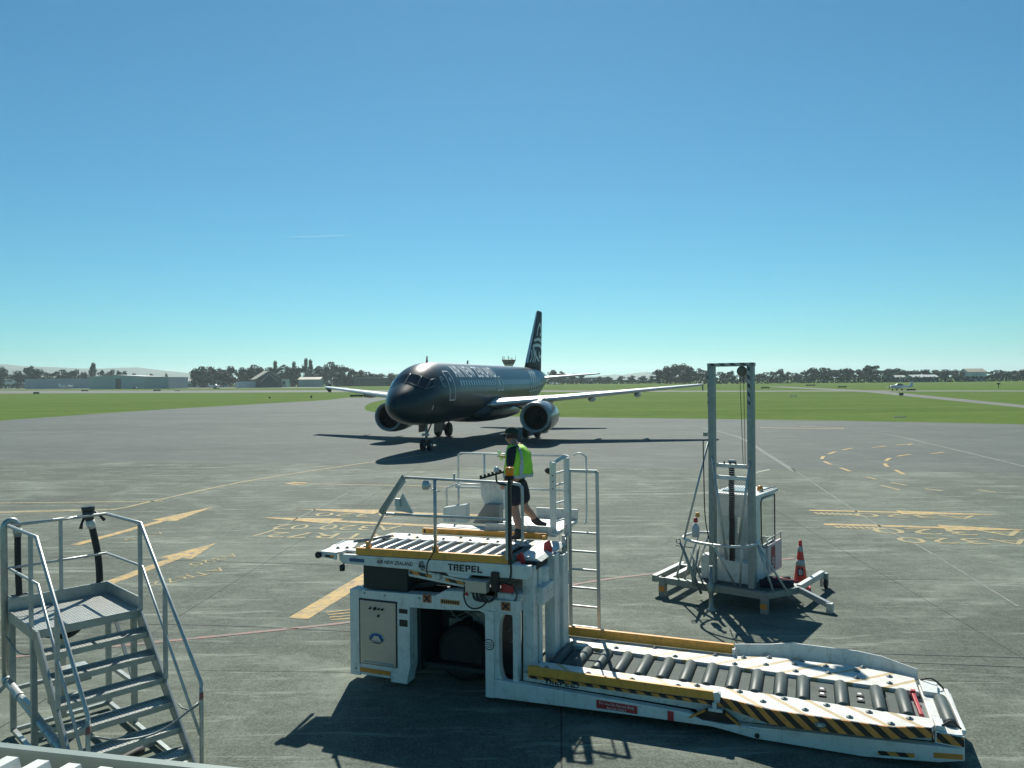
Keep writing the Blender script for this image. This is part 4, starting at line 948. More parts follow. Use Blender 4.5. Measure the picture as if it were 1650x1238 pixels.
cb.location = (pts[0][0], pts[0][1], .506); part_copies(cb, [(p[0]-pts[0][0], p[1]-pts[0][1], 0) for p in pts[1:]])
# guide rails of the bridge
gr = M().hull8([(2.90, .0, .455), (5.46, .0, .455), (5.46, .05, .455), (2.90, .05, .455)], [(2.90, .0, .575), (5.46, .0, .565), (5.46, .05, .565), (2.90, .05, .575)])
gr.box(2.90, 3.06, .05, .10, .5, .57); gr.build('guide_rail', YEL, ld, bevel=.006)
gr = M().box(2.98, 5.55, 1.68, 1.74, .50, .64); gr.box(2.94, 2.975, 1.66, 1.76, .48, .66).build('guide_rail', YEL, ld, bevel=.006)
f = M(); P_ = [(5.56, 1.72, .63), (6.05, 1.86, .64), (6.35, 1.90, .68), (7.25, 1.88, .67), (7.55, 1.80, .66), (7.98, 1.60, .60)]
for a, b in zip(P_, P_[1:]):
    f.hull8([(a[0], a[1], .46), (b[0], b[1], .46), (b[0], b[1]+.02, .46), (a[0], a[1]+.02, .46)], [(a[0], a[1]+.03, a[2]), (b[0], b[1]+.03, b[2]), (b[0], b[1]+.05, b[2]), (a[0], a[1]+.05, a[2])])
f.build('side_guard', WHITE, ld)
M().box(5.535, 5.575, 1.60, 1.70, .50, .60).build('rail_end', WHITE2, ld)
M().prism([(5.46, .44), (5.52, .44), (5.54, .55), (5.50, .575), (5.44, .56)], 'y', -.02, .05).build('rail_end', WHITE2, ld)
# nose end of the bridge
f = M(); f.prism([(7.97, .02), (8.27, -.03), (8.31, .3), (8.33, 1.30), (8.20, 1.62), (7.97, 1.60)], 'z', .30, .44)
f.prism([(7.985, .05), (8.08, .04), (8.08, .28), (7.985, .32)], 'z', .44, .50).prism([(7.985, 1.12), (8.15, 1.10), (8.20, 1.50), (7.985, 1.55)], 'z', .44, .50)
f.box(8.255, 8.30, .05, 1.35, .44, .485)
ne = f.build('bridge_nose', WHITE, ld, bevel=.008)
M().prism([(7.98, .31), (8.262, .31), (8.262, .425), (7.98, .425)], 'y', -.045, -.035).build('hazard_tape', HZ2, ne) if False else M().hull8([(7.99, .012, .32), (8.265, -.034, .32), (8.265, -.028, .32), (7.99, .018, .32)], [(7.99, .012, .43), (8.265, -.034, .43), (8.265, -.028, .43), (7.99, .018, .43)]).build('hazard_tape', HZ2, ne)
M().lathe([(.02, .20), (.07, .22), (.082, .26), (.082, 1.0), (.07, 1.03), (.02, 1.05)], (8.165, 0, .45), 'y', 20).build('nose_roller', ROLL_M, ld)
M().path(smooth3([(8.0, 1.52, .50), (8.12, 1.45, .56), (8.22, 1.42, .50), (8.27, 1.40, .44)]), .012, 6).build('nose_cable', RUB, ld); M().path(smooth3([(8.05, .06, .50), (8.15, .10, .55), (8.25, .06, .49)]), .012, 6).build('nose_cable', RUB, ld)
M().box(3.0, 7.9, .2, 1.5, .14, .34).build('bridge_underframe', DARK, ld)
# ------------------------------------------------------------------ ramp worker stepping down from the operator's platform
SKIN = mat('skin', (.36, .20, .14), .55, 0, .08, 20)
NAVY = mat('navy_cloth', (.012, .018, .030), .85, 0, .2, 40, bump=.3, bscale=60)
HIVIS = mat('lime_vest_fabric', (.36, .74, .05), .7, 0, .08, 12, bump=.3, bscale=35)
REFL = mat('silver_reflective_tape', (.42, .46, .46), .4, .2, .06, 20)
BOOT = mat('black_boot', (.012, .012, .012), .55, 0, .2, 20)
CAPM = mat('dark_green_cap', (.012, .03, .024), .8, 0, .2, 30)
HAIRM = mat('dark_hair', (.02, .014, .010), .7, 0, .2, 40)
LW = Matrix.Translation((-2.5245, 11.8807, 0)) @ Matrix.Rotation(R(-21), 4, 'Z')
pw = thing('person', 'person in lime reflective vest, dark cap and shorts stepping down onto the roller deck', 'person', LW @ Vector((2.17, 1.56, 1.99)), R(-21))
PO = Vector((2.17, 1.56, 1.99))
FD, LD = Vector((-.985, .17, 0)), Vector((-.17, -.985, 0))
def bp(a, b, z): return PO+FD*a+LD*b+Vector((0, 0, z-PO.z))-PO
def lp(u, v, z): return Vector((u, v, z))-PO
def skinned(name, verts, edges, material, parent, root=0, sub=2):
    """verts: (point, rx, ry)"""
    me = bpy.data.meshes.new(name); me.from_pydata([tuple(v[0]) for v in verts], edges, [])
    o = bpy.data.objects.new(name, me); COL.objects.link(o); o.parent = parent
    s = o.modifiers.new('skin', 'SKIN'); s.use_smooth_shade = True
    for i, v in enumerate(verts):
        d = me.skin_vertices[0].data[i]; d.radius = (v[1], v[2] if len(v) > 2 else v[1]); d.use_root = (i == root)
    ss_ = o.modifiers.new('sub', 'SUBSURF'); ss_.levels = sub; ss_.render_levels = sub
    me.materials.append(material)
    return o
# key joints
hipL, hipR = bp(.0, .10, 2.93), bp(0, -.10, 2.93)
kneeL, ankL, toeL = lp(2.17, 1.47, 2.52), lp(2.27, 1.44, 2.14), lp(2.14, 1.42, 2.07)
kneeR, ankR, toeR = lp(2.23, 1.78, 2.50), lp(2.36, 1.97, 2.27), lp(2.44, 2.0, 2.20)
V = []; E_ = []
def av(p, r, r2=None, to=None):
    V.append((p, r, r2 if r2 else r)); i = len(V)-1
    if to is not None: E_.append((to, i))
    return i
pel = av(bp(0, 0, 2.97), .125, .10)
wst = av(bp(-.01, 0, 3.12), .13, .11, pel); che = av(bp(-.04, 0, 3.34), .15, .12, wst); upc = av(bp(-.02, 0, 3.47), .115, .09, che)
nk = av(bp(.05, 0, 3.57), .060, None, upc); hb = av(bp(.11, 0, 3.64), .070, .075, nk); hm = av(bp(.10, 0, 3.72), .086, .094, hb); ht = av(bp(.085, 0, 3.795), .068, .076, hm)
av(bp(.205, 0, 3.685), .015, None, hm); av(bp(.09, .09, 3.70), .017, None, hm); av(bp(.09, -.09, 3.70), .017, None, hm); av(bp(.18, 0, 3.615), .030, None, hb)
for sg, kn, an, to_ in ((1, kneeL, ankL, toeL), (-1, kneeR, ankR, toeR)):
    h = av(hipL if sg > 0 else hipR, .095, None, pel); th = av(((hipL if sg > 0 else hipR)+kn)*.5, .082, None, h)
    k = av(kn, .068, None, th); cf = av(kn*.62+an*.38, .074, None, k); a = av(an, .046, None, cf); av(to_, .034, None, a)
def hand(w, d, up, side, wi):
    """palm with four fingers and a thumb: d along the hand, side across"""
    p = av(w+d*.05, .026, .018, wi)
    for j, (o, ln) in enumerate(((-.03, .066), (-.010, .076), (.010, .072), (.028, .056))):
        b = av(w+d*.088+side*o, .0095, None, p); m_ = av(w+d*(.088+ln*.5)+side*o*1.1-up*.012, .0085, None, b); av(w+d*(.088+ln*.8)+side*o*1.1-up*(.02+.006*j), .0075, None, m_)
    t = av(w+d*.045-side*.038-up*.012, .0105, None, p); av(w+d*.085-side*.052-up*.022, .0085, None, t)
shL, elL, wrL = bp(-.03, .20, 3.475), bp(-.035, .275, 3.19), bp(.06, .275, 2.98)
shR, elR, wrR = bp(.0, -.185, 3.475), bp(.06, -.24, 3.24), bp(.25, -.08, 3.33)
s1_ = av(shL, .058, None, upc); e1 = av(elL, .042, None, s1_); w1 = av(wrL, .028, None, e1)
hand(wrL, (wrL-elL).normalized(), LD, FD, w1)
s2_ = av(shR, .058, None, upc); e2 = av(elR, .042, None, s2_); w2 = av(wrR, .028, None, e2)
hand(wrR, (wrR-elR).normalized(), Vector((0, 0, 1)), LD, w2)
skinned('body', V, E_, SKIN, pw, pel, 2)
# clothing
skinned('shorts', [(bp(0, 0, 3.06), .180, .150), (bp(0, 0, 2.96), .195, .165), (hipL, .145), (hipL*.5+kneeL*.5, .140), (hipL*.08+kneeL*.92, .135), (hipR, .145), (hipR*.5+kneeR*.5, .140), (hipR*.14+kneeR*.86, .125)],
        [(0, 1), (1, 2), (2, 3), (3, 4), (1, 5), (5, 6), (6, 7)], NAVY, pw, 1, 2)
skinned('shirt', [(bp(-.01, 0, 3.10), .145, .11), (bp(-.03, 0, 3.33), .162, .122), (bp(-.01, 0, 3.46), .130, .10), (bp(.03, 0, 3.545), .066), (shL, .082), (shL*.45+elL*.55, .076), (elL*.95+shL*.05, .070), (shR, .072), (shR*.45+elR*.55, .066), (elR*.9+shR*.1, .060)],
        [(0, 1), (1, 2), (2, 3), (2, 4), (4, 5), (5, 6), (2, 7), (7, 8), (8, 9)], NAVY, pw, 1, 2)
for an, to_, kn in ((ankL, toeL, kneeL), (ankR, toeR, kneeR)):
    d = (to_-an); d.z = 0; d = d.normalized() if d.length > .01 else FD
    bt = skinned('boot', [(an*.70+kn*.30, .062), (an, .066), (an-d*.05+Vector((0, 0, -.065)), .054), (an+d*.07+Vector((0, 0, -.065)), .058, .046), (an+d*.18+Vector((0, 0, -.08)), .05, .036)], [(0, 1), (1, 2), (1, 3), (3, 4)], BOOT, pw, 1, 2)
    skinned('sock', [(an*.70+kn*.30, .052), (an*.60+kn*.40, .053)], [(0, 1)], NAVY, bt, 0, 1)
# vest: a loose open-hemmed shell with arm openings
VS = [(3.04, -.03, .215, .27), (3.09, -.03, .212, .265), (3.20, -.035, .205, .25), (3.32, -.04, .195, .235), (3.42, -.035, .18, .212), (3.505, -.012, .145, .17), (3.555, .02, .10, .125)]
def vestpt(i, a, off=0.0):
    z, c, d, w_ = VS[i]; ca, sa = cos(a), sin(a)
    return bp(c+(d+off)*math.copysign(abs(ca)**.85, ca), (w_+off)*math.copysign(abs(sa)**.9, sa), z+.006*sin(5*a+i)) + FD*(.007*sin(7*a+2.3*i)+.004*sin(13*a-1.7*i))
nv = 40; vs = [vestpt(i, 2*pi*j/nv) for i in range(len(VS)) for j in range(nv)]; fs = []
for i in range(len(VS)-1):
    for j in range(nv):
        a = (2*pi*(j+.5)/nv); sd = abs(sin(a)) > .93
        if sd and i in (3, 4): continue
        if i == 5 and cos(a) > .9: continue
        fs.append((i*nv+j, i*nv+(j+1) % nv, (i+1)*nv+(j+1) % nv, (i+1)*nv+j))
vo = M().add(vs, fs, True).build('vest', HIVIS, pw); so = vo.modifiers.new('solid', 'SOLIDIFY'); so.thickness = .008
m = M()
for a0 in (2.42, 3.86, .75, 5.53):
    vs = []
    for i in range(len(VS)): vs += [vestpt(i, a0-.13, .010), vestpt(i, a0+.13, .010)]
    m.add(vs, [(2*i, 2*i+1, 2*i+3, 2*i+2) for i in range(len(VS)-1)])
m.build('reflective_braces', REFL, vo)
vs = [vestpt(i, 2*pi*j/nv, .010) for i in (0, 1) for j in range(nv)]
M().add(vs, [(j, (j+1) % nv, nv+(j+1) % nv, nv+j) for j in range(nv)]).build('reflective_hem', REFL, vo)
# cap, hair, glasses, paper in the hand
def hp_(a, b, z): return bp(.092+a*1.07, b*1.07, 3.72+z*1.05)
vs = []; n = 20
prof = [(.102, .012), (.104, .04), (.094, .075), (.066, .105), (.03, .118), (.004, .12)]
for r, h in prof:
    for j in range(n): vs.append(hp_(-.01+1.06*r*cos(2*pi*j/n), .93*r*sin(2*pi*j/n), h+.005))
cm = M().add(vs, [(i*n+j, i*n+(j+1) % n, (i+1)*n+(j+1) % n, (i+1)*n+j) for i in range(len(prof)-1) for j in range(n)], True)
cp = cm.build('cap', CAPM, pw)
vs = []
for a in range(9):
    t = -1.15+a*.2875
    vs += [hp_(-.01+.105*cos(t), .094*sin(t), .022), hp_(.0+.19*cos(t*.62), .095*sin(t), .0)]
M().add(vs, [(2*i, 2*i+2, 2*i+3, 2*i+1) for i in range(8)]).build('cap_peak', CAPM, cp)
vs = []
prof = [(.088, -.055), (.096, -.02), (.098, .02)]
for r, h in prof:
    for j in range(11):
        t = pi/2+.25+(pi-.5)*j/10; vs.append(hp_(-.012+r*1.02*cos(t), .92*r*sin(t), h))
M().add(vs, [(i*11+j, i*11+j+1, (i+1)*11+j+1, (i+1)*11+j) for i in range(2) for j in range(10)], True).build('hair', HAIRM, pw)
m = M()
for b in (-.035, .035): m.hull8([hp_(.088, b-.024, -.035), hp_(.088, b+.024, -.035), hp_(.088, b+.024, -.008), hp_(.088, b-.024, -.008)], [hp_(.10, b-.024, -.033), hp_(.10, b+.024, -.033), hp_(.10, b+.024, -.01), hp_(.10, b-.024, -.01)])
m.bar(hp_(.09, .06, -.015), hp_(.0, .088, -.012), .006, .006).bar(hp_(.09, -.06, -.015), hp_(.0, -.088, -.012), .006, .006)
m.build('sunglasses', BLK, pw)
for b in (.092, -.092): M().lathe([(.01, -.016), (.036, -.014), (.040, .0), (.034, .016), (.01, .018)], tuple(hp_(.0, b, -.03)), 'y', 16).build('ear_defender', BLK, pw)
g0 = bp(.33, -.04, 3.36)
ppr = M(); a, b = LD*.055, Vector((0, 0, .08))+FD*.03
ppr.hull8([g0-a-b, g0+a-b, g0+a+b, g0-a+b], [g0-a-b+FD*.006, g0+a-b+FD*.006, g0+a+b+FD*.006, g0-a+b+FD*.006])
po = ppr.xform(Matrix.Translation(PO)).xform(LW).build('paper_slip', mat('pale_paper', (.78, .76, .74), .7))
tag(po, 'pale folded paper slip held to the chest of the worker in the lime vest', 'paper')
# ------------------------------------------------------------------ mobile mast lift with white cabin
GLS = bpy.data.materials.new('clear_perspex'); GLS.use_nodes = True
t = GLS.node_tree; t.nodes.clear(); o_ = t.nodes.new('ShaderNodeOutputMaterial'); mx = t.nodes.new('ShaderNodeMixShader'); tr = t.nodes.new('ShaderNodeBsdfTransparent'); gl = t.nodes.new('ShaderNodeBsdfGlossy'); fr = t.nodes.new('ShaderNodeLayerWeight')
tr.inputs[0].default_value = (.93, .96, .95, 1); gl.inputs['Roughness'].default_value = .05; fr.inputs[0].default_value = .12
t.links.new(fr.outputs['Fresnel'], mx.inputs[0]); t.links.new(tr.outputs[0], mx.inputs[1]); t.links.new(gl.outputs[0], mx.inputs[2]); t.links.new(mx.outputs[0], o_.inputs[0])
QO, QA = Vector((3.13, 16.36, 0)), R(-36)
QI = (Matrix.Translation(QO) @ Matrix.Rotation(QA, 4, 'Z')).inverted()
lf = thing('mast_lift', 'tall twin mast lift on a grey trailer base with small white cabin', 'mast lift', QO, QA)
def Q(px, py, Y): return QI @ D(px, py, Y)
BWS = stripe_mat('black_white_bands', (.06, .068, .07), (.45, .47, .46), (.8, .8, 1), .17, .5)
GREYM = mat('grey_mast_paint', (.27, .31, .30), .45, .2, .1, 6, dirt=.4)
# base
f = M()
f.box(-.02, 2.25, -.06, .06, .28, .42).box(-.22, -.10, .0, 1.5, .28, .42).box(.10, .22, .06, 1.2, .28, .42).box(-.1, 2.3, 1.2, 1.32, .28, .42).bar((2.2, 0, .35), (2.58, .94, .32), .12, .13)
f.bar((2.58, .94, .32), (2.30, 1.26, .35), .12, .13)
f.box(-.03, .11, -.08, .06, 0, .42).box(2.12, 2.26, -.08, .06, 0, .40).box(2.2, 2.3, 1.22, 1.32, .05, .3)
base = f.build('base_frame', GALV, lf, bevel=.008)
f = M(); f.prism([(.65, .06), (2.2, .06), (2.5, .55), (2.3, 1.2), (.65, 1.2)], 'z', .40, .43); f.build('base_plate', PLATE, lf)
M().box(2.125, 2.255, -.085, -.08, .10, .20).build('orange_reflector', ORANGE, base)
M().box(-.025, .105, -.085, -.08, .12, .24).build('orange_reflector', ORANGE, base)
f = M().bar((2.58, .94, .36), (2.64, 2.5, .33), .10, .12); f.bar((2.63, 2.44, .28), (2.63, 2.44, .05), .05, .05, (1, 0, 0)); ta = f.build('outrigger_arm', ALU, lf, bevel=.006)
M().lathe([(.02, -.03), (.11, -.03), (.125, 0), (.11, .03), (.02, .03)], (2.70, 2.54, .125), 'x', 18).build('castor_wheel', RUB, ta)
M().box(2.66, 2.74, 2.47, 2.60, .20, .34).build('castor_fork', GALV, ta)
f = M().bar((2.56, .90, .34), (3.22, .74, .15), .09, .11); f.box(3.16, 3.28, .68, .80, .0, .20).build('outrigger_arm', ALU, lf, bevel=.006)
# masts
for a, sgn in ((1.10, 1), (1.906, -1)):
    f = M(); f.box(a-.06, a+.06, .045, .07, .43, 4.9).box(a-.06, a-.035, .07, .19, .43, 4.9).box(a+.035, a+.06, .07, .19, .43, 4.9)
    ms = f.build('mast_post', GREYM, lf, bevel=.004)
    M().box(a-.064 if a < 1.5 else a-.045, a-.052 if a < 1.5 else a+.005, .040, .045, 4.05, 4.84).build('warning_bands', BWS, ms)
    M().box(a-.02, a+.02, .08, .16, .5, 4.8).build('inner_rail', STEEL, ms)
f = M(); f.box(1.03, 1.975, .04, .2, 4.86, 4.91).build('top_beam', BWS, lf)
M().box(1.03, 1.98, .045, .195, 4.84, 4.862).build('top_beam_plate', GREYM, lf)
M().lathe([(.02, -.03), (.095, -.03), (.105, -.01), (.085, 0), (.105, .01), (.095, .03), (.02, .03)], (1.72, .14, 4.74), 'y', 24).build('pulley', mat('worn_pulley', (.16, .15, .12), .6, .3, .2, 12), lf)
f = M(); f.tube((1.68, .12, 4.7), (1.74, .12, 2.86), .006, 6); f.build('lift_cable', BLK, lf); M().tube((1.76, .12, 4.7), (1.78, .12, 2.86), .006, 6).build('lift_cable', BLK, lf)
M().box(1.18, 1.83, .05, .11, 2.80, 2.88).build('cross_beam', ALU, lf, bevel=.006)
M().box(1.18, 1.83, .04, .10, 2.56, 2.64).build('cross_beam', WHITE, lf, bevel=.006)
f = M()
for k in range(3): f.lathe([(.001, 0), (.018, .005), (.012, .05), (.001, .055)], (1.36+.12*k, .08, 2.88), 'z', 8)
f.build('sensor_studs', BLK, lf)
# chain link mesh between the masts
f = M(); s = .055; z0, z1, a0, a1 = .95, 2.55, 1.18, 1.83
k = a0-(z1-z0)
while k < a1:
    for d_ in (1, -1):
        p0 = [k, z0]; p1 = [k+(z1-z0), z1]
        if p0[0] < a0: p0 = [a0, z0+(a0-k)]
        if p1[0] > a1: p1 = [a1, z0+(a1-k)]
        if p1[0]-p0[0] > .02:
            q = [(x if d_ > 0 else a0+a1-x, z) for x, z in (p0, p1)]
            f.path([(q[0][0], .23, q[0][1]), (q[1][0], .23, q[1][1])], .0035, 4, cap=False)
    k += s
f.build('mesh_guard', STEEL, lf)
# dark energy chain hanging in front of the cabin
f = M(); n = 46
for i in range(n):
    z = 2.84-i*.042; a = 1.49+.004*sin(i*.5)
    f.box(a-.052, a+.052, .12 if i % 2 else .125, .17, z-.034, z)
    f.bar((a-.05, .115, z-.03), (a+.05, .115, z), .012, .010)
f.build('energy_chain', BLK, lf)
f = M(); f.box(1.42, 1.56, .14, .22, 2.84, 2.95).build('chain_bracket', GREYM, lf)
# braces
f = M()
br = lambda p, q, r=.022: M().tube(p, q, r, 8).build('brace', STEEL, lf)
br((1.04, .05, 3.30), (.70, -.42, 1.35)); br((1.12, .05, 3.0), (1.42, .02, .95), .026); br((1.90, .05, 2.95), (1.66, .04, 1.30), .026)
br((1.40, -.60, 1.33), (1.62, .0, .43)); br((1.9, -.45, 1.33), (1.70, .0, .43))
br((2.03, .05, 1.33), (2.55, .25, .42)); br((2.03, .05, 1.33), (2.35, .05, .42)); br((.66, -.2, 1.33), (.3, .1, .42)); br((.75, .2, 1.33), (.5, .05, .42)); br((.9, .4, 1.33), (.55, .5, .42))
M().path(smooth3([(1.0, .50, 1.36), (.74, .42, 1.36), (.60, .12, 1.36), (.60, -.22, 1.36), (.78, -.46, 1.36), (1.1, -.60, 1.36), (1.55, -.64, 1.36), (1.92, -.50, 1.36), (2.06, -.2, 1.36), (2.05, .14, 1.36)]), .028, 10).build('hoop_rail', ALU, lf)
M().path(smooth3([Q(1133, 708, 15.6), Q(1134, 760, 15.6), Q(1136, 830, 15.6), Q(1142, 868, 15.6)]), .012, 6).build('hanging_hose', RUB, lf)
M().box(.94, 1.02, .03, .09, 3.42, 3.50).build('hose_clip', GREYM, lf)
# battery box in front of the cabin
f = M(); f.prism([(.76, .43), (1.84, .43), (1.84, .80), (1.80, .84), (.80, .92), (.76, .88)], 'y', .30, .56); bx = f.build('battery_box', WHITE, lf, bevel=.015)
M().box(.78, 1.0, .32, .54, .905, .925).build('box_lid', WHITE2, bx)
# cabin
f = M(); A0, A1, B0, B1, Z0, Z1 = .92, 1.84, .60, 1.78, .43, 2.14
f.box(A0, A1, B0, B0+.03, Z0, 1.22).box(A0, A1, B0, B0+.03, 1.72, Z1).box(A0, 1.10, B0, B0+.03, 1.22, 1.72).box(1.52, A1, B0, B0+.03, 1.22, 1.72)
f.box(A0, A0+.03, B0+.03, B1, Z0, Z1)
f.box(A1-.03, A1, B0+.03, .82, Z0, Z1).box(A1-.03, A1, .82, B1, Z0, 1.12).box(A1-.03, A1, .82, B1, 2.06, Z1)
f.box(A0+.03, A1-.03, B1-.03, B1, Z0, 1.15).box(A0+.03, A1-.03, B1-.03, B1, 2.05, Z1).box(A0+.03, A0+.10, B1-.03, B1, 1.15, 2.05)
f.box(A0+.03, A1-.03, B0+.03, B1-.03, Z0, Z0+.03)
cabb = f.build('cabin_body', WHITE, lf)
f = M(); f.prism([(A0-.03, B0-.05), (A1+.03, B0-.05), (A1+.05, B1+.10), (A0-.03, B1+.10)], 'z', Z1, Z1+.07); rf = f.build('cabin_roof', WHITE, lf, bevel=.02)
M().box(1.05, 1.55, .80, 1.35, Z1+.071, Z1+.10).build('roof_hatch', mat('pale_blue_hatch', (.25, .38, .42), .4), rf)
M().lathe([(.06, 0), (.065, .05), (.05, .10), (.01, .115)], (1.70, 1.25, Z1+.07), 'z', 16).build('beacon', ORANGE, rf)
M().tube((1.76, 1.0, Z1+.10), (1.82, 1.85, Z1+.10), .018).build('roof_rail', GALV, rf)
wn = M().add([(A1-.014, .82, 1.12), (A1-.014, B1, 1.12), (A1-.014, B1, 2.06), (A1-.014, .82, 2.06)], [(0, 1, 2, 3)]).build('side_window', GLS, lf)
f = M(); L_ = [(.86, 2.02), (.90, 2.09), (1.0, 2.11), (B1-.02, 2.09), (B1-.02, 1.12), (1.05, 1.05), (.95, 1.10), (.88, 1.3)]
f.path([(A1+.004, b, z) for b, z in L_], .014, 6, closed=True); f.build('window_seal', BLK, wn)
M().add([(A0+.1, B1-.016, 1.15), (A1-.03, B1-.016, 1.15), (A1-.03, B1-.016, 2.05), (A0+.1, B1-.016, 2.05)], [(0, 1, 2, 3)]).build('rear_window', GLS, lf); M().add([(1.10, B0+.014, 1.22), (1.52, B0+.014, 1.22), (1.52, B0+.014, 1.72), (1.10, B0+.014, 1.72)], [(0, 1, 2, 3)]).build('front_window', GLS, lf)
f = M(); f.box(A1+.002, A1+.05, 1.18, B1+.32, Z0+.02, 1.08); pnl = f.build('lower_side_panel', mat('pinkish_white_panel', (.62, .50, .50), .5), lf, bevel=.01)
f = M().path([(A1+.03, 1.1, 1.08), (A1+.03, 1.2, 1.20), (A1+.03, B1+.3, 1.22), (A1+.03, B1+.3, 1.08)], .012, 6).tube((A1+.03, 1.5, 1.08), (A1+.03, 1.55, 1.2), .01, 6); f.build('panel_rail', GALV, pnl)
sgn = M().box(A1+.05, A1+.056, 1.36, 1.62, .52, 1.02).build('red_sign', mat('dark_red_sign', (.22, .03, .04), .5), pnl)
text_on('sign_lettering', 'B', .30, mat('sign_white', (.6, .6, .6), .5), sgn, (A1+.059, 1.40, .58), (0, 1, 0), (0, 0, 1))
# clutter on the base: stowed tow bars, extinguisher, jockey jack, rolled cover
f = M()
for a, b, r in (((1096, 874, 15.9), (1130, 957, 15.7), .03), ((1103, 890, 15.9), (1122, 945, 15.7), .035), ((1126, 880, 15.9), (1116, 945, 15.7), .025), ((1112, 888, 16.0), (1137, 952, 15.7), .02), ((1118, 905, 15.9), (1118, 942, 15.8), .05)):
    f.tube(Q(*a), Q(*b), r)
f.path([Q(1093+3.5*cos(x), 872+3.5*sin(x), 15.9) for x in [i*.5 for i in range(12)]], .012, 6, closed=True).tube(Q(1089, 879, 15.9), Q(1117, 883, 15.9), .012, 6)
f.build('tow_bar', GALV, lf)
f = M().lathe([(.02, 0), (.075, .01), (.08, .2), (.05, .27), (.02, .29)], Q(1121, 866, 15.9), 'z', 16); ex = f.build('extinguisher_bottle', mat('pale_grey_bottle', (.45, .48, .52), .4), lf)
q = Q(1121, 842, 15.9); M().lathe([(.03, 0), (.05, .02), (.04, .08), (.02, .1)], q, 'z', 12).build('extinguisher_valve', RED, ex)
q = Q(1124, 832, 15.9); M().lathe([(.02, -.02), (.05, 0), (.04, .06), (.01, .08)], q, 'z', 12).build('valve_cap', YEL, ex)
jk = Q(1146, 985, 15.25); f = M(); f.lathe([(.09, 0), (.10, .03), (.045, .06), (.045, .35), (.06, .36), (.06, .52), (.04, .54), (.035, .9)], (jk.x, jk.y, 0), 'z', 14).bar((jk.x, jk.y, .45), (1.15, .0, .40), .06, .06); f.build('jockey_jack', GALV, lf)
f = M().tube((2.0, .30, .50), (2.55, .62, .50), .085, 12).tube((2.05, .45, .52), (2.45, .75, .54), .07, 12); f.build('rolled_cover', mat('dark_purple_cover', (.02, .016, .03), .8, 0, .3, 12), lf)
M().tube((2.25, .50, .60), (2.62, .72, .52), .03, 10).build('red_bar', RED, lf)

# traffic cone
cpos = G(1290, 948)
cn = thing('traffic_cone', 'tall red traffic cone with grey bands and a letter on its front', 'traffic cone', cpos, R(-20))
CRED = mat('cone_red', (.66, .055, .045), .5, 0, .08, 12); CGRY = mat('cone_reflective_grey', (.36, .39, .38), .45, 0, .08, 12)
M().prism([(-.2, -.14), (-.14, -.2), (.14, -.2), (.2, -.14), (.2, .14), (.14, .2), (-.14, .2), (-.2, .14)], 'z', 0, .05).build('cone_base', CRED, cn, bevel=.01)
M().lathe([(.158, .05), (.15, .10), (.035, .98), (.035, 1.03), (.028, 1.05), (.005, 1.055)], (0, 0, 0), 'z', 28).build('cone_shell', CRED, cn)
cr = lambda z: .150-(z-.10)*.1307
for z0, z1 in ((.80, .93), (.50, .63)): M().lathe([(cr(z0)+.004, z0), (cr(z1)+.004, z1)], (0, 0, 0), 'z', 28).build('reflective_band', CGRY, cn)
pl = M().hull8([(-.06, -.122, .30), (.06, -.122, .30), (.05, -.100, .47), (-.05, -.100, .47)], [(-.06, -.112, .30), (.06, -.112, .30), (.05, -.09, .47), (-.05, -.09, .47)]).build('cone_label', BLK, cn)
text_on('label_letter', 'B', .15, MATS['sign_white'], pl, (-.042, -.1235, .325), (1, 0, 0), (0, .13, .99), bold=.004)
# small mast hung with a work float on the apron just in front of the lift is part of the jack

# ------------------------------------------------------------------ aluminium service stairs
st = thing('service_stairs', 'grey aluminium access stairs with platform, handrails and black filler hoses by the roof edge', 'stairs', (-5.782, 9.294, 0), R(46))
TRD = bpy.data.materials.new('serrated_tread'); TRD.use_nodes = True
t = TRD.node_tree; b = t.nodes['Principled BSDF']; b.inputs['Metallic'].default_value = .35; b.inputs['Roughness'].default_value = .45
tc = t.nodes.new('ShaderNodeTexCoord'); br_ = t.nodes.new('ShaderNodeTexBrick'); br_.inputs['Scale'].default_value = 1; br_.inputs['Brick Width'].default_value = .075; br_.inputs['Row Height'].default_value = .03; br_.inputs['Mortar Size'].default_value = .007
br_.inputs['Color1'].default_value = (.62, .63, .59, 1); br_.inputs['Color2'].default_value = (.50, .51, .48, 1); br_.inputs['Mortar'].default_value = (.10, .115, .105, 1)
t.links.new(tc.outputs['Object'], br_.inputs[0]); t.links.new(br_.outputs[0], b.inputs['Base Color'])
SAL = mat('weathered_aluminium', (.40, .43, .41), .42, .6, .14, 8, dirt=.25)
f = M(); f.box(.02, 1.21, .0, 1.18, 1.585, 1.63).build('platform_grating', TRD, st)
f = M(); f.box(0, 1.23, 1.18, 1.20, 1.52, 1.79).box(1.21, 1.23, .02, 1.18, 1.52, 1.79).box(0, .02, .0, 1.18, 1.50, 1.64).box(0, 1.23, -.02, .0, 1.53, 1.635).box(0.02, 1.21, .55, .58, 1.52, 1.585); f.build('toe_plate', SAL, st, bevel=.003)
for k in range(1, 7):
    z, v = 1.63-.2325*k, -.245*k
    f = M(); f.box(.03, 1.20, v-.06, v+.15, z-.03, z); tr_ = f.build('tread', TRD, st)
    M().box(.03, 1.20, v-.065, v-.06, z-.07, z+.001).box(.03, 1.20, v+.15, v+.156, z-.05, z+.02).build('tread_nosing', SAL, tr_)
for x0 in (0, 1.20):
    M().prism([(.0, 1.635), (.05, 1.50), (.0, 1.40), (-1.66, -.0), (-1.80, .0), (-1.80, .04), (-.08, 1.635)], 'x', x0, x0+.03).build('stringer', SAL, st, bevel=.004)
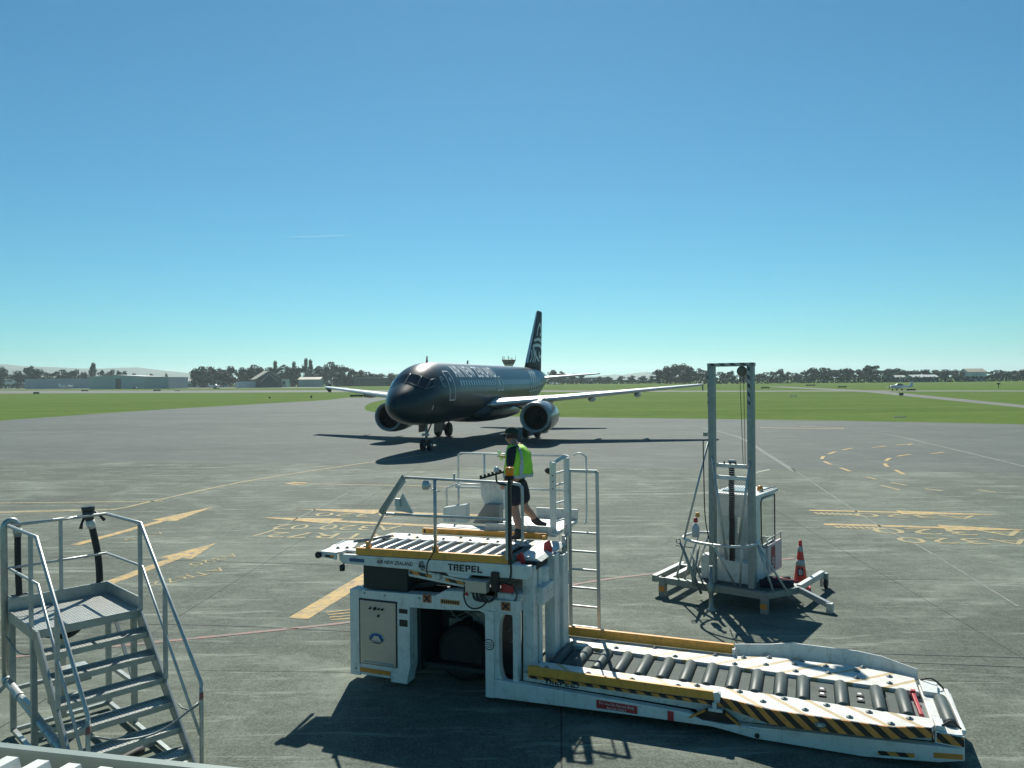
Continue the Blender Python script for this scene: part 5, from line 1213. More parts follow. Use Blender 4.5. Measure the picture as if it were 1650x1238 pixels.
for x, y in ((.03, .16), (1.20, .16), (.03, 1.12), (1.20, 1.12), (.62, 1.12)):
    M().box(x-.033, x+.033, y-.033, y+.033, .06, 1.58).build('leg', SAL, st, bevel=.004)
f = M()
for z in (.08, .62):
    f.bar((.06, 1.12, z), (1.17, 1.12, z), .05, .05).bar((.03, .19, z), (.03, 1.09, z), .05, .05).bar((1.20, .19, z), (1.20, 1.09, z), .05, .05)
f.bar((.03, .16, .08), (.03, -1.55, .06), .05, .05).bar((1.20, .16, .08), (1.20, -1.55, .06), .05, .05).bar((.06, -.6, .08), (1.17, -.6, .08), .05, .05).bar((1.2, .2, .66), (1.2, 1.0, 1.5), .04, .04).bar((.06, .16, .30), (1.17, .16, .30), .05, .05)
f.bar((.0, 1.15, .72), (-.55, 1.5, .05), .05, .05)
f.build('base_frame', SAL, st)
TR_ = .021
for x, e in ((1.215, 0), (.015, 1)):
    f = M()
    f.path([(x, 1.18, 2.75), (x, -.08, 2.77), (x, -1.85, 1.14), (x, -1.83, .02)], TR_*1.1, 10).path([(x, 1.18, 2.19), (x, -.12, 2.21), (x, -1.80, .53)], TR_*.85, 8)
    for v, zb, zt in ((-.05 if not e else .18, 1.60, 2.76), (-.84, .93, 2.06)): f.box(x-.022, x+.022, v-.022, v+.022, zb, zt)
    hr = f.build('handrail', STEEL, st)
    M().path([(x, -1.848, 1.10), (x, -1.838, .78)], TR_*1.16, 10).build('red_white_tape', stripe_mat('faded_red_tape', (.32, .10, .08), (.45, .45, .42), (0, .6, 1), .16, .5), hr)
f = M(); f.path([(.015, 1.19, 2.75), (1.215, 1.19, 2.75)], TR_, 8).path([(.015, 1.19, 2.19), (1.215, 1.19, 2.19)], TR_*.85, 8).box(.61, .65, 1.17, 1.21, 1.79, 2.74); f.build('handrail', STEEL, st)
f = M(); f.path([(.52, 1.15, 2.77), (.72, 1.15, 2.77), (.72, .98, 2.78), (.52, .98, 2.78)], .010, 6, closed=True); f.build('rail_bracket', ALU, st)
M().path([(1.215, -1.845, .95), (1.215, -1.75, .86), (1.215, -1.55, .74), (1.215, -1.30, .70), (1.215, -1.2, .72)], .009, 6).build('safety_chain', GALV, st)
M().path(smooth3([(.05, -1.85, .92), (.4, -1.8, .75), (.8, -1.78, .72), (1.18, -1.84, .92)]), .012, 6).build('safety_chain', GALV, st)
M().path(smooth3([(-.02, 1.2, 1.30), (.0, .8, 1.20), (.0, .45, 1.24), (.02, .2, 1.30)]), .009, 6).build('safety_chain', GALV, st)
# hose holder box, big vertical pipe with bend, sloping pipe
f = M(); f.box(.04, .26, 1.205, 1.215, 1.42, 1.80).box(.04, .05, 1.215, 1.33, 1.42, 1.80).box(.25, .26, 1.215, 1.33, 1.42, 1.80).box(.04, .26, 1.33, 1.34, 1.42, 1.80).build('hose_holder', SAL, st)
f = M(); arc = [(.0585-.0785*cos(a), 1.26, 2.70+.105*sin(a)) for a in [pi*i/10 for i in range(11)]]
f.path([(-.02, 1.26, .73), (-.02, 1.26, 2.62)]+arc, .042, 14).lathe([(.05, 0), (.058, .01), (.058, .05), (.05, .06)], (.137, 1.26, 2.62), 'z', 14); f.build('filler_pipe', SAL, st)
f = M(); p0, p1 = Vector((-.02, 1.26, .73)), Vector((.16, -.72, .26)); f.path([p0, p1], .05, 14)
d = (p1-p0)
for k, r, l_ in ((.02, .062, .05), (.24, .060, .03), (.66, .064, .06), (.76, .062, .12), (.92, .066, .14)): f.path([p0+d*k, p0+d*(k+l_/2)], r, 14)
f.build('drain_pipe', ALU, st)
M().path(smooth3([(.16, -.72, .26), (.22, -.95, .22), (.5, -1.05, .2), (.9, -.9, .18)]), .05, 10).build('drain_hose', RUB, st)
M().path(smooth3([(.9, 1.0, 1.50), (.75, .7, 1.42), (.5, .4, 1.38), (.25, .3, 1.46), (.1, .4, 1.52)]), .045, 10).build('return_hose', RUB, st)
M().box(.5, .85, .7, 1.0, .62, .80).build('junction_box', SAL, st, bevel=.01); M().box(.55, .75, .698, .7, .68, .76).build('blue_label', BLUE, st)
M().hull8([(.25, .0, .56), (.6, .0, .56), (.6, .45, .56), (.25, .45, .56)], [(.25, .0, .60), (.6, .0, .60), (.6, .45, .60), (.25, .45, .60)]).build('hose_tray', SAL, st)
SW = Matrix.Translation((-5.782, 9.294, 0)) @ Matrix.Rotation(R(46), 4, 'Z')
# the two hoses
h = thing('filler_hose', 'black filler hose standing up from the stairs platform with a lever coupling on its end', 'hose', SW @ Vector((1.13, 1.26, 1.55)), R(46))
def hl(x, y, z): return Vector((x-1.13, y-1.26, z-1.55))
M().path(smooth3([hl(1.13, 1.26, 1.55), hl(1.14, 1.26, 1.85), hl(1.12, 1.25, 2.15), hl(1.08, 1.25, 2.40), hl(1.045, 1.25, 2.58)]), .046, 14).build('hose', RUB, h)
f = M().path([hl(1.045, 1.25, 2.56), hl(1.03, 1.25, 2.62), hl(1.02, 1.25, 2.68)], .05, 14, radii=[.048, .062, .058]); f.build('hose_collar', WHITE2, h)
f = M().path([hl(1.02, 1.25, 2.66), hl(1.012, 1.25, 2.71), hl(1.008, 1.25, 2.72), hl(1.0, 1.25, 2.80), hl(.998, 1.25, 2.82)], .06, 16, radii=[.052, .06, .075, .08, .07]); f.path([hl(1.0, 1.25, 2.82), hl(.995, 1.25, 2.88)], .085, 16)
f.build('coupling', mat('coupling_grey', (.05, .06, .058), .5, .3, .2, 10), h)
M().path([hl(.96, 1.24, 2.76), hl(.90, 1.2, 2.66), hl(.88, 1.19, 2.58)], .02, 8, radii=[.018, .016, .024]).build('coupling_lever', BLK, h)
M().path([hl(1.06, 1.24, 2.80), hl(1.13, 1.22, 2.74), hl(1.20, 1.22, 2.66)], .02, 8, radii=[.022, .016, .024]).build('coupling_lever', BLK, h)
h = thing('filler_hose', 'black hose hanging from the curved grey pipe into a holder on the stairs', 'hose', SW @ Vector((.137, 1.26, 1.6)), R(46))
M().path(smooth3([(0, 0, 1.04), (0, 0, .6), (.01, 0, .2), (.01, 0, -.1)]), .04, 14).build('hose', RUB, h)
M().path([(0, 0, .98), (0, 0, 1.03)], .048, 14).build('hose_collar', GALV, h)

# ------------------------------------------------------------------ near roof edge
rf = thing('terminal_roof', 'lower terminal roof edge with grey green gutter upstand and white ribbed sheeting', 'roof', (-2.46, 3.68, 0), R(-12))
GG = mat('grey_green_flashing', (.22, .27, .25), .5, .1, .06, 3)
RS = mat('white_roof_sheet', (.62, .64, .60), .5, 0, .06, 5, dirt=.3)
M().box(-2.5, 3.2, 0, .012, 2.45, 2.862).box(-2.5, 3.2, -.012, .03, 2.862, 2.877).build('gutter_upstand', GG, rf)
M().box(-2.5, 3.2, -.30, 0, 2.62, 2.64).build('gutter_floor', GG, rf)
f = M(); prof = []
x = -2.4
while x < 3.1:
    prof += [(x, 2.835), (x+.062, 2.835), (x+.082, 2.898), (x+.145, 2.898), (x+.165, 2.835)]; x += .165
vs = [(p[0], -.115, p[1]+.0) for p in prof]+[(p[0], -2.6, p[1]+.12) for p in prof]; n = len(prof)
vs += [(p[0], -.115, 2.76) for p in prof]
f.add(vs, [(i, i+1, n+i+1, n+i) for i in range(n-1)]+[(i, 2*n+i, 2*n+i+1, i+1) for i in range(n-1)])
f.build('ribbed_sheet', RS, rf)
M().box(-2.5, 3.2, -.12, -.02, 2.3, 2.62).build('eaves_wall', GG, rf)
# ------------------------------------------------------------------ far side of the airfield
SIDE_G = mat('grey_cladding', (.44, .48, .46), .6, 0, .06, .05)
SIDE_B = mat('blue_grey_cladding', (.32, .37, .38), .6, 0, .08, .08)
ROOF_P = mat('pale_metal_roof', (.50, .52, .49), .5, .1, .06, .1)
ROOF_T = mat('tan_metal_roof', (.40, .37, .28), .6, 0, .06, .1)
WALL_W = mat('white_wall', (.60, .61, .58), .6, 0, .05, .1)
WALL_D = mat('dark_green_wall', (.035, .055, .05), .7, 0, .1, .1)
GLZ = mat('far_window_glass', (.03, .045, .05), .2, 0, .1, .3)
def span(x0, x1, yb):
    a, b = G(x0, yb), G(x1, yb); Y = (a.y+b.y)/2
    return D(x0, yb, Y).x, D(x1, yb, Y).x, Y
def hgt(yb, yt, x, Y): return D(x, yt, Y).z
def bld(name, label, x0, x1, yb, yt, depth, wall, roof, kind='flat', ridge=0.0, door=None, doorm=None, wins=0, group=None):
    X0, X1, Y = span(x0, x1, yb); h = hgt(yb, yt, (x0+x1)/2, Y); w_ = X1-X0
    t = thing(name, label, 'building', ((X0+X1)/2, Y+depth/2, 0), 0, group)
    hw, hd = w_/2, depth/2
    if kind == 'flat':
        M().box(-hw, hw, -hd, hd, -.2, h).build('wall', wall, t); M().box(-hw-.3, hw+.3, -hd-.3, hd+.3, h, h+.35).build('roof', roof, t)
    elif kind == 'front':       # gable facing the viewer, ridge running away
        M().prism([(-hw, -.2), (hw, -.2), (hw, h), (0, h+ridge), (-hw, h)], 'y', -hd, hd).build('wall', wall, t)
        M().prism([(-hw-.6, h-.1), (0, h+ridge+.1), (hw+.6, h-.1), (hw+.6, h+.25), (0, h+ridge+.5), (-hw-.6, h+.25)], 'y', -hd-.5, hd+.5).build('roof', roof, t)
    else:                       # ridge along x
        M().prism([(-hd, -.2), (hd, -.2), (hd, h), (0, h+ridge), (-hd, h)], 'x', -hw, hw).build('wall', wall, t)
        M().prism([(-hd-.6, h-.1), (0, h+ridge+.1), (hd+.6, h-.1), (hd+.6, h+.25), (0, h+ridge+.5), (-hd-.6, h+.25)], 'x', -hw-.5, hw+.5).build('roof', roof, t)
    if door:
        k = (door[0]-x0)/(x1-x0)*w_-hw, (door[1]-x0)/(x1-x0)*w_-hw
        M().box(k[0], k[1], -hd-.15, -hd, 0, h*.86).build('door', doorm or GLZ, t)
    if wins:
        wm = M().box(-w_/wins*.3, w_/wins*.3, -.1, 0, h*.35, h*.75).build('window', GLZ, t); wm.location = (-hw+w_/wins/2, -hd, 0)
        part_copies(wm, [(w_/wins*i, 0, 0) for i in range(1, wins)])
    return t
bld('shed', 'long low blue grey shed at the far left behind the grass', 40, 146, 626.6, 611, 30, SIDE_B, SIDE_B)
h1 = bld('hangar', 'big grey green hangar with a shallow roof and tall dark door opening', 144, 232, 627, 607.5, 45, SIDE_G, ROOF_P, 'front', 1.3, (186, 195))
bld('hangar', 'paler grey hangar block joined to the right of the big grey green hangar', 232.5, 272, 626.6, 608.5, 40, SIDE_B, SIDE_G)
bld('hangar', 'long white roofed hangar between the grey hangar and the tan gabled one', 272, 318, 624.2, 615, 35, SIDE_G, ROOF_P, 'side', 3.0)
bld('hangar', 'small white gabled hangar beside the tan gabled barn', 318, 350, 624.6, 614, 30, WALL_W, ROOF_P, 'front', 3.2, (322, 340))
# tan gabled barn seen at an angle
X0, X1, Y = span(400, 439, 625); hB = hgt(625, 611, 420, Y); rB = hgt(625, 598.5, 420, Y)-hB
t = thing('barn', 'tall gabled barn with pale tan roof and dark open front', 'building', ((X0+X1)/2, Y+18, 0), R(24)); hw = (X1-X0)/2
M().prism([(-hw, -.2), (hw, -.2), (hw, hB), (0, hB+rB), (-hw, hB)], 'y', -18, 26).build('wall', WALL_D, t)
M().prism([(-hw-1.0, hB-.5), (0, hB+rB+.1), (hw+.8, hB-.5), (hw+.8, hB), (0, hB+rB+.6), (-hw-1.0, hB)], 'y', -18.6, 26.5).build('roof', ROOF_T, t)
for d_ in (-.33, .33): M().bar((d_*hw*2, -18.15, hB*.7), (0, -18.15, hB+rB*.7), .5, .3).build('brace', ROOF_P, t)
M().box(-hw-15, -hw, -10, 10, -.2, hB*.72).build('lean_to', WALL_W, t)
bld('shed', 'small white open sided shed right of the barn', 440, 461, 624.2, 611.5, 12, WALL_W, ROOF_P, 'flat', wins=3)
bld('house', 'low beige block with a pale roof left of the airliner wingtip', 481, 516, 623.6, 612, 14, SIDE_B, ROOF_T, 'side', 2.0)
bld('terminal_building', 'long flat roofed dark glazed building behind the airliner wing', 540, 634, 622.5, 609.5, 20, GLZ, ROOF_P, 'flat', wins=8)
bld('house', 'white house half hidden behind the airliner tailplane', 884, 914, 615, 603, 12, WALL_W, ROOF_T, 'side', 2.2)
bld('shed', 'dark low shed with parked planes under the tailplane', 885, 985, 617, 609, 14, WALL_D, SIDE_B, 'flat', wins=9)
bld('shed', 'small grey roofed shed in the hedge above the light aircraft', 1432, 1462, 615.6, 609.5, 14, SIDE_G, ROOF_P, 'side', 2.2)
bld('shed', 'long green grey shed in the hedge right of the small shed', 1471, 1513, 615.8, 608.5, 14, SIDE_B, SIDE_G, 'side', 2.0)
bld('house', 'pale house among trees at the far right', 1560, 1590, 614.5, 600, 14, WALL_W, ROOF_T, 'side', 3.0)
bld('glasshouse', 'long low pale building at the left edge of the photo', -30, 38, 624, 613, 20, SIDE_B, ROOF_P, 'flat')
# control tower showing over the fuselage
Yt = 420; c = D(820, 600, Yt); zt = D(820, 583, Yt).z
t = thing('control_tower', 'control tower cab bristling with aerials above the airliner fuselage', 'tower', (c.x, Yt, 0))
M().lathe([(2.2, -.2), (2.0, zt-3), (2.6, zt-1.4)], (0, 0, 0), 'z', 12, False).build('shaft', SIDE_G, t)
M().lathe([(2.7, zt-1.6), (3.7, zt+.6), (3.9, zt+.6), (3.9, zt+1.0), (2.5, zt+1.2)], (0, 0, 0), 'z', 10, False).build('cab', WALL_D, t)
random.seed(11)
for i in range(14):
    a = random.uniform(-3.6, 3.6); b_ = random.uniform(-2, 2); hh = random.uniform(.8, 2.4)
    M().tube((a, b_, zt+1), (a+.1, b_, zt+1+hh), .10, 5).build('aerial', WALL_D, t)

# ---- trees: leafy crowns on trunks
LEAF = []
for i, c in enumerate(((.014, .050, .024), (.022, .060, .022), (.011, .044, .025))):
    m = bpy.data.materials.new('far_foliage'); m.use_nodes = True; tt = m.node_tree; b = tt.nodes['Principled BSDF']; b.inputs['Roughness'].default_value = .8; b.inputs['Specular IOR Level'].default_value = .2
    oi = tt.nodes.new('ShaderNodeObjectInfo'); gm = tt.nodes.new('ShaderNodeNewGeometry'); ad = tt.nodes.new('ShaderNodeMath'); ad.operation = 'ADD'; ad.use_clamp = False
    tt.links.new(oi.outputs['Random'], ad.inputs[0]); tt.links.new(gm.outputs['Random Per Island'], ad.inputs[1])
    r = tt.nodes.new('ShaderNodeValToRGB'); r.color_ramp.elements[0].color = (*[k*.55 for k in c], 1); r.color_ramp.elements[1].color = (*[k*1.7 for k in c], 1)
    hf = tt.nodes.new('ShaderNodeMath'); hf.operation = 'MULTIPLY'; hf.inputs[1].default_value = .5; tt.links.new(ad.outputs[0], hf.inputs[0]); tt.links.new(hf.outputs[0], r.inputs[0]); tt.links.new(r.outputs[0], b.inputs['Base Color'])
    LEAF.append(m)
BARK = mat('bark', (.07, .055, .04), .9, 0, .2, 4)
def crown_mesh(seed, shape):
    """unit crown, height 1, width 1, made of many leaf clumps"""
    rnd = random.Random(seed); m = M(); lumps = []
    if shape == 'poplar': lumps = [(rnd.uniform(-.12, .12), rnd.uniform(-.12, .12), .1+.9*i/12, (.30 if 2 < i < 10 else .18), .12) for i in range(13)]
    elif shape == 'gum': lumps = [(rnd.uniform(-.34, .34), rnd.uniform(-.34, .34), rnd.uniform(.45, .92), rnd.uniform(.12, .2), .10) for i in range(11)]
    else:
        for i in range(14):
            a = rnd.uniform(0, 2*pi); r_ = rnd.uniform(.05, .36); z = rnd.uniform(.22, .84); r_ *= 1-max(0, z-.5)*1.1
            lumps.append((r_*cos(a), r_*sin(a), z, rnd.uniform(.14, .25), rnd.uniform(.10, .17)))
    for x, y, z, rx, rz_ in lumps:
        for k in range(60):
            v = Vector((rnd.gauss(0, 1), rnd.gauss(0, 1), rnd.gauss(0, 1))).normalized()*rnd.uniform(.6, 1.0)
            c = Vector((x+v.x*rx, y+v.y*rx, z+v.z*rz_)); s = rnd.uniform(.028, .055)
            n1 = Vector((rnd.gauss(0, 1), rnd.gauss(0, 1), rnd.gauss(0, 1))).normalized(); n2 = n1.cross(v).normalized() if n1.cross(v).length > .01 else Vector((1, 0, 0)); n1 = n2.cross(v)
            m.add([c+n1*s, c+n2*s*1.2, c-n1*s, c-n2*s*1.2], [(0, 1, 2, 3)])
    tr_ = M().path([(0, 0, 0), (.01, 0, .3), (0, .01, .6), (.01, .0, .82)], .02, 6, radii=[.030, .024, .015, .006])
    for i in range(5):
        a = rnd.uniform(0, 6.28); z = rnd.uniform(.2, .55); tr_.path([(0, 0, z), (.15*cos(a), .15*sin(a), z+.14), (.24*cos(a), .24*sin(a), z+.3)], .01, 5, radii=[.013, .009, .004])
    return m, tr_
PROTO = {}
def tree(shape, var, px, yt, yb, wpx, label, group, Y=None):
    key = (shape, var)
    if Y is None: Y = G(px, yb).y
    p = D(px, yb, Y); h = D(px, yt, Y).z; w_ = wpx*Y/FPX
    if key not in PROTO:
        o = thing(shape+'_tree', label, 'tree', (p.x, Y, 0), 0, group); cm, tm = crown_mesh(hash(shape) % 97 if False else len(PROTO)*13+5, shape)
        cm.build('crown', LEAF[len(PROTO) % 3], o, recalc=False); tm.build('trunk', BARK, o); PROTO[key] = o
    else:
        o = copy_tree(PROTO[key]); o['label'] = label; o['group'] = group
    o.location = (p.x, Y, -.1); o.scale = (w_, w_, h); o.rotation_euler = (0, 0, random.uniform(0, 6.28)); return o
random.seed(23)
names = {'bushy': 'bushy_tree', 'poplar': 'poplar_tree', 'gum': 'gum_tree'}
GRP = 'dark trees beyond the airfield'
# left group behind the hangars, (x, top, width, shape)
LBL = {'a': 'dark bushy tree in the row behind the far left hangars', 'b': 'dark bushy tree in the wood behind the barn', 'c': 'dark bushy tree in the clump left of the mast lift', 'd': 'dark bushy tree in the far tree line right of the mast lift', 'e': 'small dark bushy tree far off under the airliner tailplane'}
A_ = [(2, 588, 34), (-20, 592, 40), (28, 596, 24), (48, 587, 26), (60, 592, 30), (92, 597, 26), (108, 594, 24), (122, 593, 22), (135, 598, 20), (165, 595, 16), (178, 594, 14), (192, 595, 14), (202, 596, 12), (76, 600, 26), (246, 601, 9), (268, 599, 6), (215, 600, 14)]
for i, (x, yt, w_) in enumerate(A_): tree('bushy', i % 4, x, yt, 621.5, w_*1.35, LBL['a'], GRP, 880)
tree('poplar', 0, 149, 588, 621.5, 22, 'narrow dark poplar standing above the roof of the big grey hangar', None or GRP, 880)
B_ = [(313, 592, 22), (326, 588.5, 30), (342, 589, 28), (356, 591, 24), (372, 588, 26), (390, 590, 26), (404, 586, 24), (420, 588, 26), (436, 590, 26), (452, 590, 26), (466, 586, 26), (480, 588, 20), (512, 588, 24), (526, 585, 22), (540, 581, 26), (552, 586, 22), (566, 592, 24), (582, 595, 24), (598, 598, 24), (614, 600, 24), (630, 600, 24), (330, 598, 30), (360, 599, 30), (395, 599, 30), (430, 599, 30), (470, 598, 30), (510, 597, 30), (545, 597, 30), (575, 601, 30), (640, 602, 20)]
for i, (x, yt, w_) in enumerate(B_): tree('bushy', i % 4, x, yt, 620.5, w_*1.35, LBL['b'], GRP, 760+(i % 5)*14)
for x, yt in ((474, 586), (493, 581), (501, 583), (444, 585)): tree('poplar', 0, x, yt, 620.5, 19, 'narrow poplar rising out of the wood behind the barn', GRP, 800)
C_ = [(1062, 594, 22), (1074, 588, 28), (1088, 585, 28), (1101, 583.5, 30), (1112, 588, 24), (1126, 592, 22), (1136, 596, 20), (1080, 597, 34), (1104, 596, 34), (1150, 600, 18), (1166, 598, 22), (1178, 596, 20)]
for i, (x, yt, w_) in enumerate(C_): tree('bushy', i % 4, x, yt, 616.5, w_*1.3, LBL['c'], GRP, 700+(i % 4)*14)
D_ = [(1196, 600, 22), (1212, 601, 20), (1228, 599, 22), (1246, 597, 22), (1258, 593, 18), (1270, 598, 18), (1284, 600, 18), (1300, 596, 24), (1312, 591, 26), (1326, 591, 26), (1340, 592, 26), (1354, 593, 26), (1368, 592, 26), (1384, 594, 26), (1400, 591, 22), (1414, 594, 26), (1430, 593, 26), (1446, 592, 24), (1460, 594, 26), (1476, 595, 26), (1492, 594, 26), (1508, 595, 26), (1524, 594, 24), (1540, 594, 22), (1552, 597, 18), (1600, 597, 20), (1616, 595, 24), (1632, 596, 24), (1648, 594, 26), (1664, 594, 26), (1682, 594, 26)]
for i, (x, yt, w_) in enumerate(D_): tree('bushy', i % 4, x, yt, 614.5, w_*1.45, LBL['d'], GRP, 720+(i % 4)*12)
for x, yt in ((1405, 588), (1399, 590)): tree('gum', 0, x, yt, 614.5, 26, 'open topped pale gum tree in the middle of the right hand tree line', GRP, 700)
for i, (x, yt, w_) in enumerate([(893, 594.5, 20), (904, 597, 16), (922, 601.5, 14), (936, 602, 14), (1000, 605, 16), (1018, 604, 14), (1035, 605, 16), (1050, 604, 14), (965, 606, 14), (980, 606, 16)]): tree('bushy', i % 4, x, yt, 617, w_*1.3, LBL['e'], GRP, 820)
# clipped hedge along the far fence line
rnd = random.Random(5); m = M()
def hedge_line(x0, x1, yb, h, Y):
    a, b = D(x0, yb, Y).x, D(x1, yb, Y).x; n = int((b-a)*9)
    for i in range(n):
        c = Vector((rnd.uniform(a, b), Y+rnd.uniform(-1.2, 1.2), rnd.uniform(.0, h)*rnd.uniform(.85, 1.08))); s = rnd.uniform(.4, .9)
        n1 = Vector((rnd.gauss(0, 1), rnd.gauss(0, .6), rnd.gauss(0, 1))).normalized(); n2 = n1.cross(Vector((rnd.gauss(0, .3), -1, rnd.gauss(0, .3)))).normalized()
        m.add([c+n1*s, c+n2*s, c-n1*s, c-n2*s], [(0, 1, 2, 3)])
hedge_line(1120, 1720, 614.5, 4.6, 650)
ho = m.build('hedge', LEAF[2], None, recalc=False, kind='stuff')
m = M(); hedge_line(860, 1120, 617, 4.0, 800); hedge_line(-60, 320, 620, 5.0, 900); hedge_line(300, 660, 620, 5.0, 850)
m.build('scrub', LEAF[0], None, recalc=False, kind='stuff')
# hills
HM = surf_mat('hill_pasture', (.10, .13, .07), (.16, .18, .10), (.05, .075, .045), .95, (1, 1, 1), fine=.1, big=.002)
def hill(pts, Y, depth):
    P = smooth([D(x, y, Y) for x, y in pts], 1); n = len(pts); tops = [D(x, y, Y) for x, y in pts]
    rows = [(0, -.0), (.35, .55), (.6, .85), (1.0, 1.0), (1.6, .6), (2.2, -.02)]; vs = []; rr = random.Random(2)
    for t_, k in rows:
        for p in tops: vs.append((p.x+rr.uniform(-40, 40), Y-depth+depth*t_, max(0, p.z)*k*(1 if k in (1.0, 0) else rr.uniform(.9, 1.05))-.5))
    M().add(vs, [(i*n+j, i*n+j+1, (i+1)*n+j+1, (i+1)*n+j) for i in range(len(rows)-1) for j in range(n-1)], True).build('hills', HM, kind='structure')
hill([(-420, 600), (-260, 590), (-120, 585), (0, 587), (40, 590), (80, 592), (130, 594), (180, 594), (220, 592), (260, 597), (300, 601), (340, 606), (380, 615)], 5200, 1100)
hill([(880, 611), (930, 607), (960, 606), (985, 603.5), (1000, 605), (1015, 601.5), (1035, 599.5), (1050, 603), (1090, 607), (1140, 610)], 6000, 1000)
# ---- aircraft on the far side
AW = mat('light_aircraft_white', (.66, .68, .67), .3, 0, .03, 2)
def light_plane(name, label, p, rz, L_, group=None, high=False):
    t = thing(name, label, 'light aircraft', p, rz, group); s = L_/8.0
    f = M(); prof = [(.05, -4.0), (.35, -3.7), (.5, -2.8), (.62, -1.2), (.60, .2), (.38, 1.8), (.2, 3.4), (.08, 4.0)]
    f.lathe([(r*s, h*s) for r, h in prof], (0, 0, 1.25*s), 'x', 14); f.build('fuselage', AW, t)
    zw = (1.95 if high else .95)*s; f = M(); f.prism([(-1.6*s, -5.2*s), (-.2*s, -5.2*s), (-.1*s, 0), (-.2*s, 5.2*s), (-1.6*s, 5.2*s), (-1.8*s, 0)], 'z', zw, zw+.16*s); f.build('wing', AW, t, bevel=.03)
    M().prism([(2.6*s, 1.3*s), (3.5*s, 2.9*s), (4.2*s, 2.9*s), (4.0*s, 1.2*s)], 'y', -.06*s, .06*s).build('tail_fin', AW, t)
    M().prism([(3.2*s, -1.7*s), (4.0*s, -1.7*s), (4.1*s, 1.7*s), (3.2*s, 1.7*s)], 'z', 1.35*s, 1.43*s).build('tailplane', AW, t)
    M().prism([(-2.0*s, 1.75*s), (-1.3*s, 2.2*s), (-.2*s, 2.15*s), (.6*s, 1.7*s)], 'y', -.45*s, .45*s).build('canopy', GLZ, t)
    M().box(-4.1*s, -4.02*s, -.06*s, .06*s, .4*s, 2.1*s).build('propeller', BLK, t)
    for x, y in ((-3.0, 0), (-.6, 1.3), (-.6, -1.3)):
        w_ = M().tube((x*s, y*s, .25*s), (x*s, y*s*.8, 1.0*s), .05*s).lathe([(.05*s, -.08*s), (.25*s, -.08*s), (.25*s, .08*s), (.05*s, .08*s)], (x*s, y*s, .25*s), 'y', 12); w_.build('wheel', TYRE, t)
    return t
light_plane('light_aircraft', 'white low wing light aircraft taxiing on the grass at the right', G(1452, 629.5), R(8), 8.5)
light_plane('light_aircraft', 'white light aircraft parked in front of the long blue grey shed', G(106, 627), R(175), 14, high=True)
light_plane('light_aircraft', 'white aircraft with tall tail parked before the white roofed hangar', G(285, 625.6), R(20), 16)
light_plane('light_aircraft', 'white aircraft parked nose left under the tip of the airliner tailplane', G(946, 618), R(10), 13, high=True)
light_plane('light_aircraft', 'small white aircraft in the shade by the dark low shed', G(893, 621), R(160), 8, high=True)
light_plane('light_aircraft', 'tiny white aircraft parked far off right of the airliner tailplane', G(988, 617.4), R(15), 10, high=True)
light_plane('light_aircraft', 'tiny white aircraft furthest right of those parked beyond the tailplane', G(1022, 617), R(170), 10, high=True)
light_plane('light_aircraft', 'white aircraft beside the small white gabled hangar', G(345, 625.8), R(160), 12)
# vehicles on the far apron
def small_car(label, p, rz, col):
    t = thing('parked_car', label, 'car', p, rz)
    M().prism([(-2.1, .35), (2.1, .35), (2.1, .85), (1.2, .95), (.6, 1.45), (-1.2, 1.45), (-2.0, .95)], 'y', -.85, .85).build('body', col, t, bevel=.08)
    for x in (-1.3, 1.3):
        for y in (-.8, .8): M().lathe([(.05, -.1), (.32, -.1), (.32, .1), (.05, .1)], (x, y, .32), 'y', 14).build('wheel', TYRE, t)
    M().prism([(.55, .98), (.35, 1.38), (-1.1, 1.38), (-1.7, .98)], 'y', -.86, .86).build('side_window', GLZ, t)
small_car('dark car parked at the foot of the paler grey hangar block', G(218, 627.2), R(5), DARK)
small_car('dark car on the far apron below the small white hangar', G(349, 627), R(-10), DARK)
# airfield signs and markers in the grass
SGN = mat('dark_sign_back', (.03, .035, .034), .6, 0, .1, 3)
def sign(name, label, x0, x1, yb, yt, group=None, posts=2, depth=.3, m_=SGN, cat='airfield sign'):
    a, b = G(x0, yb), G(x1, yb); Y = (a.y+b.y)/2; X0, X1 = D(x0, yb, Y).x, D(x1, yb, Y).x; h = D(x0, yt, Y).z; w_ = X1-X0
    t = thing(name, label, cat, ((X0+X1)/2, Y, 0), 0, group)
    M().box(-w_/2, w_/2, -depth/2, depth/2, h*.28, h).build('sign_panel', m_, t, bevel=.02)
    for i in range(posts):
        x = 0 if posts == 1 else -w_*.35+w_*.7*i/(posts-1); M().box(x-.06, x+.06, -.06, .06, 0, h*.3).build('leg', SGN, t)
    return t
sign('airfield_sign', 'dark airfield sign at the left end of the runway edge', 54, 63, 635.8, 632)
sign('airfield_sign', 'dark airfield sign in the grass below the big grey hangar door', 131, 142, 631, 628.6)
sign('airfield_sign', 'dark airfield sign in the grass below the paler hangar block', 247, 259, 631, 628)
sign('airfield_sign', 'wide dark airfield sign by the taxiway below the airliner left wing', 564, 585, 640.5, 636.2)
sign('airfield_sign', 'dark airfield sign just right of the mast lift', 1226, 1240, 626.6, 624)
sign('airfield_sign', 'row of dark airfield sign panels right of the nearest one to the mast lift', 1298, 1314, 622.2, 620, posts=3)
sign('airfield_sign', 'dark airfield sign at the fork of the cross taxiway', 1350, 1364, 625, 622.6)
sign('airfield_sign', 'dark airfield sign behind the tail of the light aircraft on the grass', 1461, 1475, 630, 627)
sign('airfield_sign', 'square dark airfield sign in the grass below the light aircraft', 1449, 1455.5, 638.6, 633.4, posts=1)
sign('marker_post', 'short dark marker post in the grass near the airliner left wingtip', 500.5, 503, 642.5, 637.5, posts=1, cat='marker post')
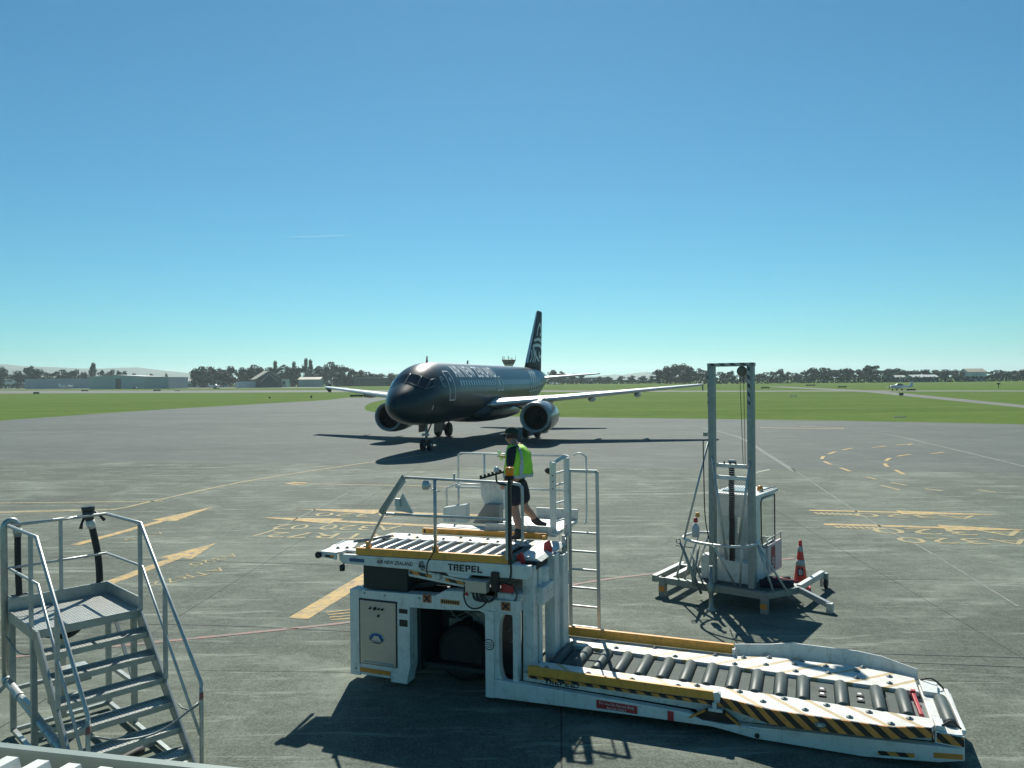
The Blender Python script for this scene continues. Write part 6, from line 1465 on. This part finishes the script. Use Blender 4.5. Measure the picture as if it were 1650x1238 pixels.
sign('marker_post', 'small dark marker in the grass left of the marker post', 433, 436, 642.5, 639.5, posts=1, cat='marker post')
sign('marker_board', 'white marker board lying in the grass right of the mast lift', 1272, 1284, 639.2, 637.4, m_=WALL_W, cat='marker')
sign('marker_board', 'low white marker board beside the far runway at left', 281, 290, 630.6, 629.2, m_=WALL_W, cat='marker')
sign('marker_board', 'low flat pale marker board near the asphalt edge at right', 1440, 1460, 672.6, 671.2, m_=GALV, cat='marker')
p = G(1609, 626); t = thing('windsock_mast', 'thin dark windsock mast standing in the grass at far right', 'mast', p)
s_ = p.y/FPX; M().tube((0, 0, 0), (0, 0, 9*s_), .12, 8).build('mast', SGN, t); M().box(-2.6*s_, 2.6*s_, -.1, .1, 6.2*s_, 8.6*s_).build('mast_panel', SGN, t)
# faint contrail high in the sky
CT = bpy.data.materials.new('contrail_vapour'); CT.use_nodes = True; tt = CT.node_tree; tt.nodes.clear()
oo = tt.nodes.new('ShaderNodeOutputMaterial'); mx = tt.nodes.new('ShaderNodeMixShader'); tr = tt.nodes.new('ShaderNodeBsdfTransparent'); df = tt.nodes.new('ShaderNodeBsdfTranslucent'); df.inputs[0].default_value = (.9, .9, .9, 1); mx.inputs[0].default_value = .07
tt.links.new(tr.outputs[0], mx.inputs[1]); tt.links.new(df.outputs[0], mx.inputs[2]); tt.links.new(mx.outputs[0], oo.inputs[0])
a, b = D(462, 382.5, 20000), D(570, 379.0, 21500)
P = [a.lerp(b, i/14) for i in range(15)]
o = M().path(P, 12, 8, radii=[6+9*sin(pi*i/14)**.7*(1+.15*sin(i*2.1)) for i in range(15)]).build('contrail', CT)
tag(o, 'faint short white contrail in the sky left of the tail fin', 'contrail')
HAZE_D = 0.00011
# ------------------------------------------------------------------ haze
HZ = bpy.data.materials.new('air_haze'); HZ.use_nodes = True; t = HZ.node_tree; t.nodes.clear()
v = t.nodes.new('ShaderNodeVolumePrincipled'); v.inputs['Color'].default_value = (.80, .95, 1.0, 1); v.inputs['Density'].default_value = HAZE_D; v.inputs['Anisotropy'].default_value = 0.45
o = t.nodes.new('ShaderNodeOutputMaterial'); t.links.new(v.outputs[0], o.inputs['Volume'])
if HAZE_D > 0:
    M().box(-9000, 9000, -80, 9500, -1.0, 160).build('haze', HZ, kind='stuff')
